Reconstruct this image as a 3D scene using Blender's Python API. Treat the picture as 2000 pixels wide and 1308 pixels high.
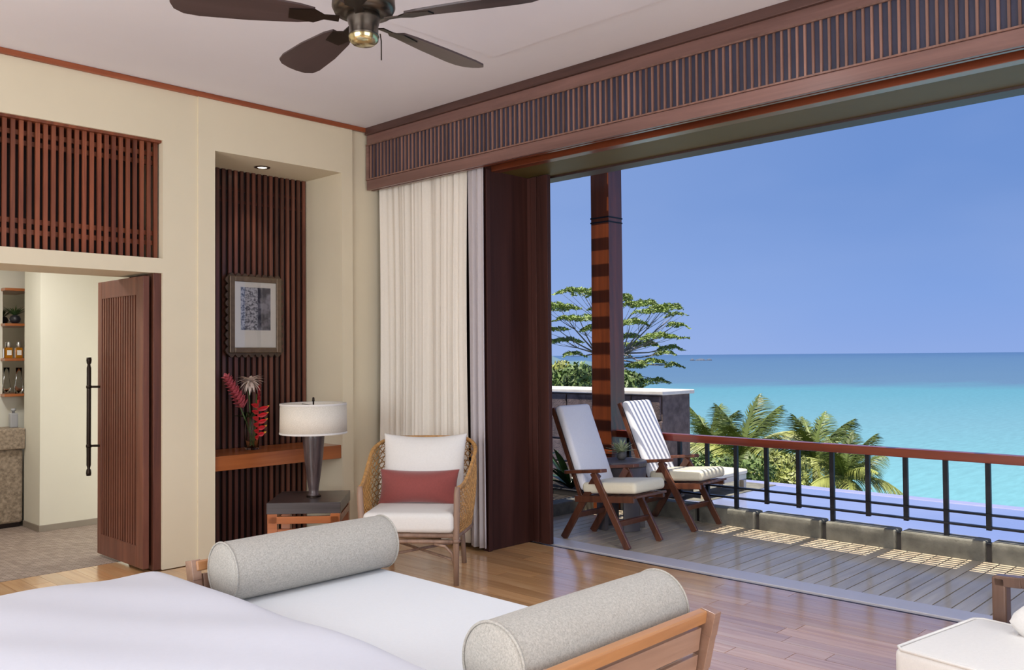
import bpy, bmesh, math, random
from mathutils import Vector, Matrix
random.seed(7)
PI = math.pi
S = bpy.context.scene
for o in list(bpy.data.objects): bpy.data.objects.remove(o)
COL = S.collection

# ------------------------------------------------------------------ camera
FPX, YAW, PITCH, ROLL, EYE = 1726.518, math.radians(43.65373), math.radians(1.35196), math.radians(-0.4729), 1.5
fw = Vector((math.cos(YAW)*math.cos(PITCH), math.sin(YAW)*math.cos(PITCH), math.sin(PITCH)))
rt = Vector((math.sin(YAW), -math.cos(YAW), 0)); up = rt.cross(fw)
rt, up = rt*math.cos(ROLL)+up*math.sin(ROLL), up*math.cos(ROLL)-rt*math.sin(ROLL)
cam = bpy.data.cameras.new('camera'); co = bpy.data.objects.new('camera', cam); COL.objects.link(co)
cam.sensor_width = 36; cam.lens = FPX/2000*36; cam.clip_start = 0.05; cam.clip_end = 60000
co.matrix_world = Matrix(((rt.x, up.x, -fw.x, 0), (rt.y, up.y, -fw.y, 0), (rt.z, up.z, -fw.z, EYE), (0, 0, 0, 1)))
S.camera = co
def far_point(px, py, depth):          # where a far thing stands, read off its direction and distance
    v = fw + rt*((px-1000)/FPX) - up*((py-654)/FPX)
    return Vector((0, 0, EYE)) + v*depth

# ------------------------------------------------------------------ sky, sun, fill panels, exposure
S.view_settings.view_transform = 'Standard'; S.view_settings.look = 'None'
S.view_settings.gamma = 1; S.view_settings.use_curve_mapping = False
S.view_settings.exposure = 0.0
W = bpy.data.worlds.new('sky'); S.world = W; W.use_nodes = True
nt = W.node_tree; nt.nodes.clear()
def wn(t, **k):
    n = nt.nodes.new(t)
    for a, b in k.items(): setattr(n, a, b)
    return n
tc = wn('ShaderNodeTexCoord'); sx = wn('ShaderNodeSeparateXYZ'); rp = wn('ShaderNodeValToRGB')
bg = wn('ShaderNodeBackground'); ow = wn('ShaderNodeOutputWorld')
nt.links.new(tc.outputs['Generated'], sx.inputs[0]); nt.links.new(sx.outputs['Z'], rp.inputs[0])
els = rp.color_ramp.elements
els[0].position = 0.0; els[0].color = (0.27, 0.405, 0.78, 1)
els[1].position = 1.0; els[1].color = (0.16, 0.26, 0.56, 1)
for p, c in ((0.06, (0.225, 0.37, 0.755, 1)), (0.16, (0.165, 0.30, 0.66, 1)), (0.40, (0.15, 0.265, 0.60, 1))):
    e = els.new(p); e.color = c
mp = wn('ShaderNodeMapping'); mp.inputs['Scale'].default_value = (1.2, 1.2, 3)
nz = wn('ShaderNodeTexNoise'); nz.inputs['Scale'].default_value = 2.2; nz.inputs['Detail'].default_value = 3
nt.links.new(tc.outputs['Generated'], mp.inputs[0]); nt.links.new(mp.outputs[0], nz.inputs[0])
mr = wn('ShaderNodeMapRange'); mr.inputs[1].default_value = 0.45; mr.inputs[2].default_value = 0.75; mr.inputs[3].default_value = 0; mr.inputs[4].default_value = 0.28
nt.links.new(nz.outputs[0], mr.inputs[0])
mx = wn('ShaderNodeMix', data_type='RGBA'); mx.inputs[7].default_value = (0.36, 0.47, 0.78, 1)
nt.links.new(mr.outputs[0], mx.inputs[0]); nt.links.new(rp.outputs[0], mx.inputs[6])
mr2 = wn('ShaderNodeMapRange'); mr2.inputs[1].default_value = .35; mr2.inputs[2].default_value = .75; mr2.inputs[3].default_value = 0; mr2.inputs[4].default_value = .42
nt.links.new(sx.outputs['Y'], mr2.inputs[0])
mx2 = wn('ShaderNodeMix', data_type='RGBA'); mx2.inputs[7].default_value = (0.38, 0.50, 0.82, 1)
nt.links.new(mr2.outputs[0], mx2.inputs[0]); nt.links.new(mx.outputs[2], mx2.inputs[6])
nt.links.new(mx2.outputs[2], bg.inputs[0]); bg.inputs[1].default_value = 1.0
nt.links.new(bg.outputs[0], ow.inputs[0])

def light(name, kind, energy, color, loc, aim=None, **k):
    L = bpy.data.lights.new(name, kind); L.energy = energy; L.color = color
    for a, b in k.items(): setattr(L, a, b)
    o = bpy.data.objects.new(name, L); COL.objects.link(o); o.location = loc
    if aim is not None: o.rotation_euler = (Vector(aim)-Vector(loc)).to_track_quat('-Z', 'Y').to_euler()
    return o
SUN_TAN = 4.06
light('sun', 'SUN', 8.0, (1.0, 0.93, 0.80), (0, 0, 30), (30/SUN_TAN, 0.6, 0), angle=0.0025)
# fill light panels added at two made-up window openings behind the camera
light('fill_panel', 'AREA', 122, (0.94, 0.97, 0.97), (1.2, -2.15, 1.75), (2.0, 3.0, 1.55), shape='RECTANGLE', size=3.6, size_y=2.3)
light('fill_panel.001', 'AREA', 172, (0.94, 0.97, 0.97), (-2.45, 2.6, 1.75), (3.0, 3.2, 1.4), shape='RECTANGLE', size=3.4, size_y=2.3)

# ------------------------------------------------------------------ materials
def lin(r, g, b): 
    f = lambda c: (c/255/12.92) if c/255 <= .04045 else ((c/255+.055)/1.055)**2.4
    return (f(r), f(g), f(b), 1)
MATS = {}
class NT:
    def __init__(s, name):
        s.m = bpy.data.materials.new(name); s.m.use_nodes = True; s.t = s.m.node_tree
        s.b = s.t.nodes['Principled BSDF']; s.o = s.t.nodes['Material Output']; MATS[name] = s.m
    def n(s, t, **k):
        x = s.t.nodes.new(t)
        for a, b in k.items(): setattr(x, a, b)
        return x
    def l(s, a, b): s.t.links.new(a, b)
    def coords(s, scale=(1, 1, 1), kind='Object', rnd=True):
        tcn = s.n('ShaderNodeTexCoord'); mpn = s.n('ShaderNodeMapping'); mpn.inputs['Scale'].default_value = scale
        s.l(tcn.outputs[kind], mpn.inputs[0])
        if rnd:
            oi = s.n('ShaderNodeObjectInfo'); mu = s.n('ShaderNodeMath', operation='MULTIPLY'); mu.inputs[1].default_value = 37.0
            cb = s.n('ShaderNodeCombineXYZ'); s.l(oi.outputs['Random'], mu.inputs[0])
            for i in range(3): s.l(mu.outputs[0], cb.inputs[i])
            s.l(cb.outputs[0], mpn.inputs['Location'])
        return mpn.outputs[0]
    def noise(s, vec, scale, detail=4, rough=.55, dist=0):
        x = s.n('ShaderNodeTexNoise'); x.inputs['Scale'].default_value = scale; x.inputs['Detail'].default_value = detail
        x.inputs['Roughness'].default_value = rough; x.inputs['Distortion'].default_value = dist
        if vec is not None: s.l(vec, x.inputs['Vector'])
        return x.outputs['Fac']
    def ramp(s, fac, stops):
        x = s.n('ShaderNodeValToRGB'); e = x.color_ramp.elements
        e[0].position, e[0].color = stops[0]; e[1].position, e[1].color = stops[-1]
        for p, c in stops[1:-1]:
            q = e.new(p); q.color = c
        s.l(fac, x.inputs[0]); return x.outputs[0]
    def mix(s, fac, a, b, mode='MIX'):
        x = s.n('ShaderNodeMix', data_type='RGBA', blend_type=mode)
        for i, v in ((0, fac), (6, a), (7, b)):
            if hasattr(v, 'is_linked') or hasattr(v, 'links'): s.l(v, x.inputs[i])
            else: x.inputs[i].default_value = v
        return x.outputs[2]
    def bump(s, h, strength=.2, dist=.01):
        x = s.n('ShaderNodeBump'); x.inputs['Strength'].default_value = strength; x.inputs['Distance'].default_value = dist
        s.l(h, x.inputs['Height']); s.l(x.outputs[0], s.b.inputs['Normal'])
    def set(s, **k):
        for a, v in k.items():
            i = s.b.inputs[a.replace('_', ' ')]
            if hasattr(v, 'links'): s.l(v, i)
            else: i.default_value = v
def plain(name, col, rough=.6, var=.08, scale=6, spec=.5, metal=0, bump=0, **k):
    t = NT(name); v = t.coords((1, 1, 1)); f = t.noise(v, scale, 4)
    d = tuple(c*(1-var) for c in col[:3])+(1,); b = tuple(min(1, c*(1+var)) for c in col[:3])+(1,)
    t.set(Base_Color=t.ramp(f, [(.3, d), (.7, b)]), Roughness=rough, Specular_IOR_Level=spec, Metallic=metal, **k)
    if bump: t.bump(t.noise(v, scale*6, 3), bump)
    return t.m
def wood(name, dark, light_, axis='Z', rough=.35, scale=9, var=.25, coat=0, spec=.5, bump=.06, ior=1.5):
    t = NT(name); st = {'X': (.06, 1, 1), 'Y': (1, .06, 1), 'Z': (1, 1, .06)}[axis]
    v = t.coords(tuple(c*scale for c in st))
    f = t.noise(v, 2.2, 6, .6, .6)
    c = t.ramp(f, [(.28, dark), (.72, light_)])
    oi = t.n('ShaderNodeObjectInfo'); hsv = t.n('ShaderNodeHueSaturation')
    r = t.n('ShaderNodeMapRange'); r.inputs[3].default_value = 1-var; r.inputs[4].default_value = 1+var
    t.l(oi.outputs['Random'], r.inputs[0]); t.l(r.outputs[0], hsv.inputs['Value']); t.l(c, hsv.inputs['Color'])
    t.set(Base_Color=hsv.outputs[0], Roughness=rough, Coat_Weight=coat, Coat_Roughness=.12, Specular_IOR_Level=spec)
    t.bump(f, bump); return t.m
def fabric(name, col, fine=420, var=.10, rough=.9, bump=.25, sheen=.15):
    t = NT(name); v = t.coords((1, 1, 1), rnd=False)
    f = t.noise(v, fine, 2, .7); g = t.noise(v, fine*.23, 3)
    m = t.n('ShaderNodeMath', operation='MULTIPLY_ADD'); t.l(f, m.inputs[0]); m.inputs[1].default_value = .6
    hm = t.n('ShaderNodeMath', operation='MULTIPLY'); t.l(g, hm.inputs[0]); hm.inputs[1].default_value = .4
    t.l(hm.outputs[0], m.inputs[2])
    d = tuple(c*(1-var) for c in col[:3])+(1,); b = tuple(min(1, c*(1+var)) for c in col[:3])+(1,)
    t.set(Base_Color=t.ramp(m.outputs[0], [(.38, d), (.62, b)]), Roughness=rough, Specular_IOR_Level=.2, Sheen_Weight=sheen)
    t.bump(m.outputs[0], bump, .004); return t.m

cream = plain('cream_plaster', lin(222, 210, 184), .85, .02, 2, .2)
ceilm = plain('ceiling_paint', lin(226, 224, 230), .9, .015, 1.5, .2)
white_wall = plain('white_plaster', lin(226, 222, 208), .8, .02, 2, .2)
slat_w = wood('reddish_slat_wood', lin(92, 40, 24), lin(150, 84, 54), 'Z', .42, 8, .35)
dark_slat = wood('dark_slat_wood', lin(72, 38, 30), lin(120, 72, 56), 'Z', .35, 8, .35, .2)
backing = plain('dark_backing_board', lin(34, 16, 14), .7, .15, 4)
val_back = plain('slate_blue_backing_cloth', lin(54, 54, 74), .6, .15, 5)
val_wood = wood('valance_wood', lin(96, 66, 60), lin(136, 100, 92), 'Y', .38, 5, .06, .2)
val_slat = wood('valance_slat_wood', lin(108, 78, 68), lin(150, 112, 98), 'Z', .4, 8, .3)
val_dark = wood('dark_crown_wood', lin(62, 40, 36), lin(94, 66, 60), 'Y', .4, 5, .05)
header_red = wood('red_brown_header_wood', lin(82, 36, 20), lin(130, 66, 40), 'Y', .3, 4, .05, .3)
header_olive = plain('olive_soffit', lin(92, 78, 40), .5, .12, 1.2, .25)  # soffit board in one mottled olive tone
header_black = wood('near_black_header_wood', lin(38, 22, 20), lin(64, 42, 38), 'Y', .45, 4, .05)
jambw = wood('dark_jamb_wood', lin(46, 22, 18), lin(74, 42, 36), 'Z', .6, 4, .06, 0, .25)
cornw = wood('cornice_wood', lin(120, 56, 28), lin(168, 92, 56), 'X', .4, 5, .05)
doorw = wood('door_wood', lin(84, 46, 34), lin(124, 76, 58), 'Z', .4, 7, .12)
orange_w = wood('orange_shelf_wood', lin(134, 70, 34), lin(186, 110, 60), 'X', .28, 4, .06, .4)
bench_w = wood('teak_frame_wood', lin(134, 102, 86), lin(172, 138, 118), 'X', .35, 6, .08, .3)
rail_tan = wood('golden_rail_wood', lin(160, 108, 68), lin(200, 146, 98), 'X', .35, 6, .05, .3)
outw = wood('outdoor_teak', lin(70, 40, 30), lin(112, 66, 46), 'Z', .4, 9, .12, .2)
colw = wood('column_wood', lin(76, 36, 18), lin(126, 62, 30), 'Z', .3, 5, .05, .4)
railw = wood('rail_wood', lin(104, 38, 20), lin(152, 66, 36), 'Y', .3, 5, .05, .4)
greyw = wood('weathered_deck_wood', lin(180, 162, 138), lin(218, 202, 176), 'X', .42, 7, .08, .6, 1.0)
sofa_w = wood('walnut_frame_wood', lin(88, 66, 56), lin(128, 100, 86), 'Z', .35, 8, .05, .2)
rattan_w = wood('rattan_pole', lin(118, 92, 78), lin(164, 134, 114), 'Z', .45, 9, .08)
cane = plain('golden_cane', lin(186, 138, 80), .5, .35, 40)
black_w = wood('black_stained_block', lin(44, 40, 42), lin(78, 72, 74), 'X', .32, 8, .05, .4)
black_metal = plain('black_metal', lin(34, 34, 40), .45, .1, 20, .5, .6)
bronze = plain('dark_bronze', lin(46, 36, 30), .4, .15, 20, .5, .8)
fan_b = wood('fan_blade_wood', lin(46, 34, 34), lin(74, 58, 58), 'X', .4, 5, .04)
fan_m = plain('fan_pewter', lin(92, 84, 76), .3, .1, 15, .5, .9)
linen = fabric('grey_linen', lin(176, 171, 163), 620, .26, .95, .4)
white_f = fabric('white_cotton', lin(226, 228, 232), 300, .015, .9, .06)
white_c = fabric('white_canvas', lin(222, 218, 214), 300, .03, .9, .12)
duvet_f = fabric('white_duvet', lin(200, 200, 210), 240, .012, .85, .05)
out_f = fabric('pale_outdoor_canvas', lin(222, 222, 230), 300, .03, .9, .1)
out_c = fabric('cream_outdoor_canvas', lin(226, 218, 196), 300, .03, .9, .1)
rust_f = fabric('rust_velvet', lin(138, 68, 64), 300, .08, .7, .1, .5)
stone_k = plain('weathered_kerb_stone', lin(112, 110, 102), .8, .35, 7, .3, 0, .4)
stone_p = plain('dark_basalt', lin(104, 90, 88), .85, .4, 9, .3, 0, .6)
stone_t = plain('sunlit_capstone', lin(222, 214, 204), .8, .1, 8)  # sunlit white of the wall top put into the stone colour
sill_m = plain('pale_sill_stone', lin(200, 196, 204), .35, .03, 5)
track_m = plain('dark_track_metal', lin(70, 60, 66), .4, .1, 20, .5, .5)
glassy = NT('clear_glass'); glassy.set(Base_Color=(1, 1, 1, 1), Roughness=.02, Transmission_Weight=1.0, IOR=1.2); glassy = glassy.m
leaf_m = plain('acacia_leaf', lin(124, 142, 72), .55, .45, 1.6)
bush_m = plain('bush_leaf', lin(92, 112, 56), .55, .45, 2.5)
palm_m = plain('palm_leaf', lin(142, 148, 78), .5, .5, 1.6)
palm_d = plain('palm_leaf_dark', lin(96, 110, 52), .5, .5, 1.6)
dark_leaf = plain('glossy_dark_leaf', lin(52, 78, 40), .35, .4, 8)
bark = plain('grey_bark', lin(134, 126, 124), .9, .2, 8)
land_m = plain('scrub_ground', lin(84, 96, 52), .95, .4, .6)

# ------------------------------------------------------------------ mesh helpers
def box(bm, x0, x1, y0, y1, z0, z1, M=None):
    vs = [bm.verts.new(v if M is None else M @ Vector(v)) for v in
          ((x0, y0, z0), (x1, y0, z0), (x1, y1, z0), (x0, y1, z0), (x0, y0, z1), (x1, y0, z1), (x1, y1, z1), (x0, y1, z1))]
    for f in ((3, 2, 1, 0), (4, 5, 6, 7), (0, 1, 5, 4), (1, 2, 6, 5), (2, 3, 7, 6), (3, 0, 4, 7)):
        bm.faces.new([vs[i] for i in f])
    return bm
def beam(bm, a, b, w, t, side=(1, 0, 0)):
    """rectangular bar from a to b; w across 'side', t across the other way"""
    a, b = Vector(a), Vector(b); d = (b-a).normalized(); s = Vector(side); s = (s-d*s.dot(d)).normalized(); n = d.cross(s)
    vs = []
    for p in (a, b):
        for i, j in ((-1, -1), (1, -1), (1, 1), (-1, 1)): vs.append(bm.verts.new(p+s*(w/2*i)+n*(t/2*j)))
    for f in ((3, 2, 1, 0), (4, 5, 6, 7), (0, 1, 5, 4), (1, 2, 6, 5), (2, 3, 7, 6), (3, 0, 4, 7)):
        bm.faces.new([vs[i] for i in f])
    return bm
def tube(bm, pts, rad, n=8, caps=True):
    pts = [Vector(p) for p in pts]; m = len(pts)
    if not hasattr(rad, '__len__'): rad = [rad]*m
    rings = []; prev = None
    for i, p in enumerate(pts):
        d = (pts[min(i+1, m-1)]-pts[max(i-1, 0)]).normalized()
        if prev is None:
            a = Vector((0, 0, 1)) if abs(d.z) < .9 else Vector((1, 0, 0)); s = d.cross(a).normalized()
        else: s = (prev-d*prev.dot(d)).normalized()
        prev = s; q = d.cross(s)
        rings.append([bm.verts.new(p+(s*math.cos(2*PI*k/n)+q*math.sin(2*PI*k/n))*rad[i]) for k in range(n)])
    for i in range(m-1):
        for k in range(n): bm.faces.new((rings[i][k], rings[i][(k+1) % n], rings[i+1][(k+1) % n], rings[i+1][k]))
    if caps: bm.faces.new(rings[0][::-1]); bm.faces.new(rings[-1])
    return bm
def lathe(bm, prof, n=32, c=(0, 0, 0), closed=True):
    rings = []
    for r, z in prof:
        if r < 1e-5: rings.append([bm.verts.new((c[0], c[1], c[2]+z))])
        else: rings.append([bm.verts.new((c[0]+r*math.cos(2*PI*k/n), c[1]+r*math.sin(2*PI*k/n), c[2]+z)) for k in range(n)])
    for a, b in zip(rings, rings[1:]):
        for k in range(n):
            k2 = (k+1) % n
            if len(a) == 1 and len(b) == 1: continue
            if len(a) == 1: bm.faces.new((a[0], b[k2], b[k]))
            elif len(b) == 1: bm.faces.new((a[k], a[k2], b[0]))
            else: bm.faces.new((a[k], a[k2], b[k2], b[k]))
    if closed:
        if len(rings[0]) > 1: bm.faces.new(rings[0][::-1])
        if len(rings[-1]) > 1: bm.faces.new(rings[-1])
    return bm
def prism(bm, poly, z0, z1, M=None):
    """polygon in xy pulled up from z0 to z1"""
    T = (lambda v: Vector(v)) if M is None else (lambda v: M @ Vector(v))
    a = [bm.verts.new(T((x, y, z0))) for x, y in poly]; b = [bm.verts.new(T((x, y, z1))) for x, y in poly]
    n = len(poly); bm.faces.new(a[::-1]); bm.faces.new(b)
    for i in range(n): bm.faces.new((a[i], a[(i+1) % n], b[(i+1) % n], b[i]))
    return bm
def cushion(bm, cx, cy, cz, sx_, sy_, sz_, puff=.35, n=14, edge=2.6, M=None, pinch=0):
    """soft box: rounded edges, plump faces"""
    grid = {}
    T = (lambda v: Vector(v)) if M is None else (lambda v: M @ Vector(v))
    def val(t): return math.copysign(abs(t)**.7, t) if t else 0.
    ks = [-1+2*i/n for i in range(n+1)]; ks = [math.sin(k*PI/2) for k in ks]
    for s in (-1, 1):
        for i, a in enumerate(ks):
            for j, b in enumerate(ks):
                fall = max(0., (1-abs(a)**(edge*2.2)))**.5*max(0., (1-abs(b)**(edge*2.2)))**.5
                z = s*sz_/2*(fall*(1-puff+puff*(1-a*a)*(1-b*b)) )
                ia = 1-pinch*(1-b*b)*abs(a); ib = 1-pinch*2*(1-a*a)*abs(b)
                key = (i, j, s) if (0 < i < n and 0 < j < n) else (i, j, 0)
                if key not in grid: grid[key] = bm.verts.new(T((cx+a*sx_/2*ia, cy+b*sy_/2*ib, cz+(z if key[2] else 0))))
    g = lambda i, j, s: grid[(i, j, s) if (0 < i < n and 0 < j < n) else (i, j, 0)]
    for s in (-1, 1):
        for i in range(n):
            for j in range(n):
                q = [g(i, j, s), g(i+1, j, s), g(i+1, j+1, s), g(i, j+1, s)]
                if s < 0: q.reverse()
                q2 = []
                for v in q:
                    if v not in q2: q2.append(v)
                if len(q2) > 2:
                    try: bm.faces.new(q2)
                    except ValueError: pass
    return bm
def B(): return bmesh.new()
def mesh(name, bm, smooth=False, recalc=True):
    if recalc: bmesh.ops.recalc_face_normals(bm, faces=bm.faces)
    me = bpy.data.meshes.new(name); bm.to_mesh(me); bm.free()
    if smooth: me.polygons.foreach_set('use_smooth', [True]*len(me.polygons))
    return me
def obj(name, bm, mat, parent=None, loc=(0, 0, 0), rot=None, smooth=False, bevel=0, kind=None, seg=2, sub=0, recalc=True):
    me = bm if isinstance(bm, bpy.types.Mesh) else mesh(name, bm, smooth, recalc)
    o = bpy.data.objects.new(name, me); COL.objects.link(o); o.location = loc
    if rot: o.rotation_euler = rot
    if mat is not None and not me.materials: me.materials.append(mat)
    if parent is not None: o.parent = parent
    if bevel:
        b = o.modifiers.new('bevel', 'BEVEL'); b.width = bevel; b.segments = seg; b.limit_method = 'ANGLE'; b.angle_limit = math.radians(40)
    if sub:
        b = o.modifiers.new('sub', 'SUBSURF'); b.levels = sub; b.render_levels = sub
    if kind: o['kind'] = kind
    return o
def tag(o, label, cat, group=None, kind=None):
    o['label'] = label; o['category'] = cat
    if group: o['group'] = group
    if kind: o['kind'] = kind
    return o
def thing(name, label, cat, loc=(0, 0, 0), rz=0, group=None):
    o = bpy.data.objects.new(name, None); COL.objects.link(o); o.location = loc; o.rotation_euler = (0, 0, rz); o.empty_display_size = .1
    return tag(o, label, cat, group)
def struct(name, bm, mat, parent=None, bevel=0, **k):
    o = obj(name, bm, mat, parent, bevel=bevel, **k)
    if parent is None: o['kind'] = 'structure'
    return o
def copy_tree(o, parent=None):
    c = o.copy(); COL.objects.link(c); c.parent = parent
    for ch in list(o.children): copy_tree(ch, c)
    return c
def many(name, me, mat, parent, places, rot=None):
    """alike pieces sharing one mesh"""
    if not me.materials: me.materials.append(mat)
    for p in places:
        o = bpy.data.objects.new(name, me); COL.objects.link(o); o.parent = parent; o.location = p
        if rot: o.rotation_euler = rot

# ================================================================== SETTING: room shell
YW, CEIL = 6.17, 3.475
# --- floor with planks running along the opening
fm = NT('floor_wood_lacquered'); v = fm.coords((9, .55, 9)); f1 = fm.noise(v, 2.0, 6, .62, .7)
c1 = fm.ramp(f1, [(.25, lin(192, 136, 84)), (.5, lin(222, 170, 116)), (.78, lin(238, 196, 148))])
oi = fm.n('ShaderNodeObjectInfo'); hs = fm.n('ShaderNodeHueSaturation'); rr = fm.n('ShaderNodeMapRange'); rr.inputs[3].default_value = .84; rr.inputs[4].default_value = 1.16
fm.l(oi.outputs['Random'], rr.inputs[0]); fm.l(rr.outputs[0], hs.inputs['Value']); fm.l(c1, hs.inputs['Color'])
fm.set(Base_Color=hs.outputs[0], Roughness=.3, Specular_IOR_Level=.5, Coat_Weight=1.0, Coat_Roughness=.16, Coat_IOR=3.0)
fm.bump(fm.noise(fm.coords((3, .5, 3)), 1.5, 3), .05, .02)
floor_w = fm.m
floor = struct('floor', box(B(), -2.6, 5.27, -2.3, 6.67, -.12, -.012), floor_w)
rows = 36; pw = 4.27/rows
plank_meshes = {}
for i in range(rows):
    x = 1.0+pw*i; ymax = 6.14 if x+pw > 2.84 else 6.66
    y = -1.0-random.random()*.6
    while y < ymax-.02:
        L = random.choice((1.2, 1.5, 1.8, 2.1)); y2 = min(y+L, ymax)
        if ymax-y2 < .25: y2 = ymax
        k = round(y2-y, 3)
        if k not in plank_meshes: plank_meshes[k] = mesh('plank', box(B(), .0012, pw-.0012, .0015, k-.0015, -.012, 0))
        me = plank_meshes[k]
        many('plank', me, floor_w, floor, [(x, y, random.uniform(-.0006, 0))])
        y = y2
# --- ceiling
cb = B(); box(cb, -2.6, 5.7, -2.3, 6.67, CEIL, CEIL+.12)
ceiling = struct('ceiling', cb, ceilm)
tray = struct('ceiling_tray_panel', box(B(), -2.4, 4.1, -1.9, 4.06, CEIL-.012, CEIL+.01), ceilm, ceiling, bevel=.004)
# --- back wall with bathroom doorway, transom opening and niche
wb = B()
box(wb, -2.6, 1.25, YW, 6.67, 0, CEIL); box(wb, 1.25, 3.11, YW, 6.67, 3.07, CEIL)
box(wb, 1.25, 2.848, YW, 6.67, 2.112, 2.218); box(wb, 2.848, 3.11, YW, 6.67, 0, 3.07)
box(wb, 3.11, 3.243, YW-.014, 6.85, 0, CEIL); box(wb, 4.387, 4.497, YW-.014, 6.85, 0, CEIL)
box(wb, 3.243, 4.387, YW-.014, 6.85, 3.056, CEIL); box(wb, 3.243, 4.387, 6.74, 6.85, 0, 3.056)
box(wb, 4.497, 5.4, YW+.012, 6.67, 0, CEIL)
wall_back = struct('wall_back', wb, cream)
tb = B(); box(tb, -2.6, 4.66, YW-.035, YW, 3.438, CEIL)
struct('trim_1', tb, cornw, bevel=.006)
# --- walls behind the camera, with openings added for the fill panels
w2 = B(); box(w2, -2.6, -.7, -2.3, -2.18, 0, CEIL); box(w2, 3.1, 5.5, -2.3, -2.18, 0, CEIL); box(w2, -.7, 3.1, -2.3, -2.18, 2.95, CEIL); box(w2, -.7, 3.1, -2.3, -2.18, 0, .5)
struct('wall_front', w2, cream)
w3 = B(); box(w3, -2.62, -2.5, -2.3, .8, 0, CEIL); box(w3, -2.62, -2.5, 4.4, 6.67, 0, CEIL); box(w3, -2.62, -2.5, .8, 4.4, 2.95, CEIL); box(w3, -2.62, -2.5, .8, 4.4, 0, .5)
struct('wall_left', w3, cream)
# --- opening wall: solid end beyond the jamb and low roof above
w4 = B(); box(w4, 5.33, 5.5, 4.9, 6.9, 0, CEIL+.1); box(w4, 4.70, 5.52, -2.3, -1.5, 0, CEIL)
struct('wall_right', w4, jambw)
rf = B(); box(rf, -3.2, 5.545, -2.9, 9.6, 3.64, 3.76); box(rf, 5.1, 5.52, -2.3, 6.9, 3.0, 3.62)
struct('roof', rf, header_black)

# --- transom slat screen above the doorway
tr = struct('trim_2', box(B(), 1.25, 2.848, 6.50, 6.53, 2.218, 3.07), backing)
n = 32; sp = (2.835-1.26)/n
sm = mesh('slat', box(B(), -.013, .013, -.010, .010, -.426, .426))
many('slat', sm, slat_w, tr, [(1.27+sp*(i+.5), 6.235, 2.644) for i in range(n)])
hm_ = mesh('cross_slat', box(B(), -.797, .797, -.012, .012, -.016, .016))
many('cross_slat', hm_, slat_w, tr, [(2.049, 6.27, z) for z in (2.98, 2.915, 2.405, 2.335)])
cap = B(); box(cap, 1.25, 2.848, 6.19, 6.5, 3.052, 3.07); struct('transom_head', cap, slat_w, tr)
# --- niche: dark slats, shelf
nb = struct('trim_3', box(B(), 3.243, 4.387, 6.715, 6.74, 0, 3.056), backing)
n = 21; sp = (4.387-3.243)/n
sm2 = mesh('slat', box(B(), -.014, .014, -.009, .009, -1.527, 1.527))
many('slat', sm2, dark_slat, nb, [(3.243+sp*(i+.5), 6.690, 1.528) for i in range(n)])
hm2 = mesh('cross_slat', box(B(), -.571, .571, -.006, .006, -.012, .012))
many('cross_slat', hm2, jambw, nb, [(3.815, 6.709, z) for z in (2.90, 2.80)])
shelf = obj('niche_shelf', box(B(), 3.246, 4.384, 6.172, 6.65, .655, .765), orange_w, bevel=.003)
tag(shelf, 'thick orange-brown wooden shelf spanning the slatted wall niche', 'shelf')

# --- valance with slats, crown and header
XV = 4.643
vb = B(); box(vb, XV+.018, XV+.05, -1.5, 6.15, 2.95, CEIL)
val = struct('trim_4', vb, val_back)
struct('valance_board', box(B(), XV, XV+.03, -1.5, 6.15, 2.938, 3.022), val_wood, val, bevel=.003)
struct('valance_board', box(B(), XV, XV+.03, -1.5, 6.15, 3.333, 3.412), val_wood, val, bevel=.003)
struct('valance_crown', box(B(), XV-.022, XV+.03, -1.5, 6.15, 3.412, CEIL), val_dark, val, bevel=.004)
struct('valance_end', box(B(), XV, XV+.03, 6.12, 6.158, 3.022, 3.333), val_wood, val)
sm3 = mesh('valance_slat', box(B(), -.007, .007, -.0062, .0062, -.157, .157))
ns = 160; many('valance_slat', sm3, val_slat, val, [(XV+.011, 6.10-.0462*i, 3.1775) for i in range(ns)])
bead = mesh('valance_bead', box(B(), -.006, .006, -3.825, 3.825, -.005, .005))
many('valance_bead', bead, val_slat, val, [(XV-.004, 2.325, 3.028), (XV-.004, 2.325, 3.327)])
hd = struct('trim_5', box(B(), 5.02, 5.10, -1.5, 4.9, 2.99, 3.5), header_black)
struct('header_soffit', box(B(), XV+.22, 4.945, -1.5, 4.9, 2.938, 2.985), header_red, hd, bevel=.003)
struct('header_board', box(B(), XV+.05, XV+.075, -1.5, 6.15, 2.94, 3.2), header_red, hd)
struct('header_soffit', box(B(), 4.945, 5.365, -1.5, 4.9, 2.945, 2.99), header_olive, hd)
struct('header_fascia', box(B(), 5.365, 5.52, -1.5, 6.9, 2.93, 3.0), header_black, hd, bevel=.004)
struct('header_soffit', box(B(), 4.865, 5.10, -1.5, 4.9, 2.986, 3.0), header_red, hd)
# --- jamb and stacked sliding panels
jb = struct('trim_6', box(B(), 4.80, 5.33, 4.85, 4.90, 0, 2.98), jambw, bevel=.003)
struct('jamb_edge', box(B(), 4.795, 4.835, 4.835, 4.85, 0, 2.95), jambw, jb, bevel=.003)
dp = struct('door_2', box(B(), 5.272, 5.30, 4.62, 4.85, .012, 2.94), jambw, bevel=.003)
struct('stile', box(B(), 5.258, 5.272, 4.62, 4.715, .012, 2.94), jambw, dp, bevel=.003)
struct('stile', box(B(), 5.262, 5.272, 4.745, 4.80, .012, 2.94), jambw, dp, bevel=.003)
# --- sill
sl = struct('trim_7', box(B(), 5.27, 5.52, -1.5, 4.9, -.08, -.02), track_m)
struct('sill_slab', box(B(), 5.325, 5.525, -1.5, 4.9, -.02, .006), sill_m, sl, bevel=.004)
struct('sill_track', box(B(), 5.275, 5.29, -1.5, 4.9, -.02, .001), track_m, sl)

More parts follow.
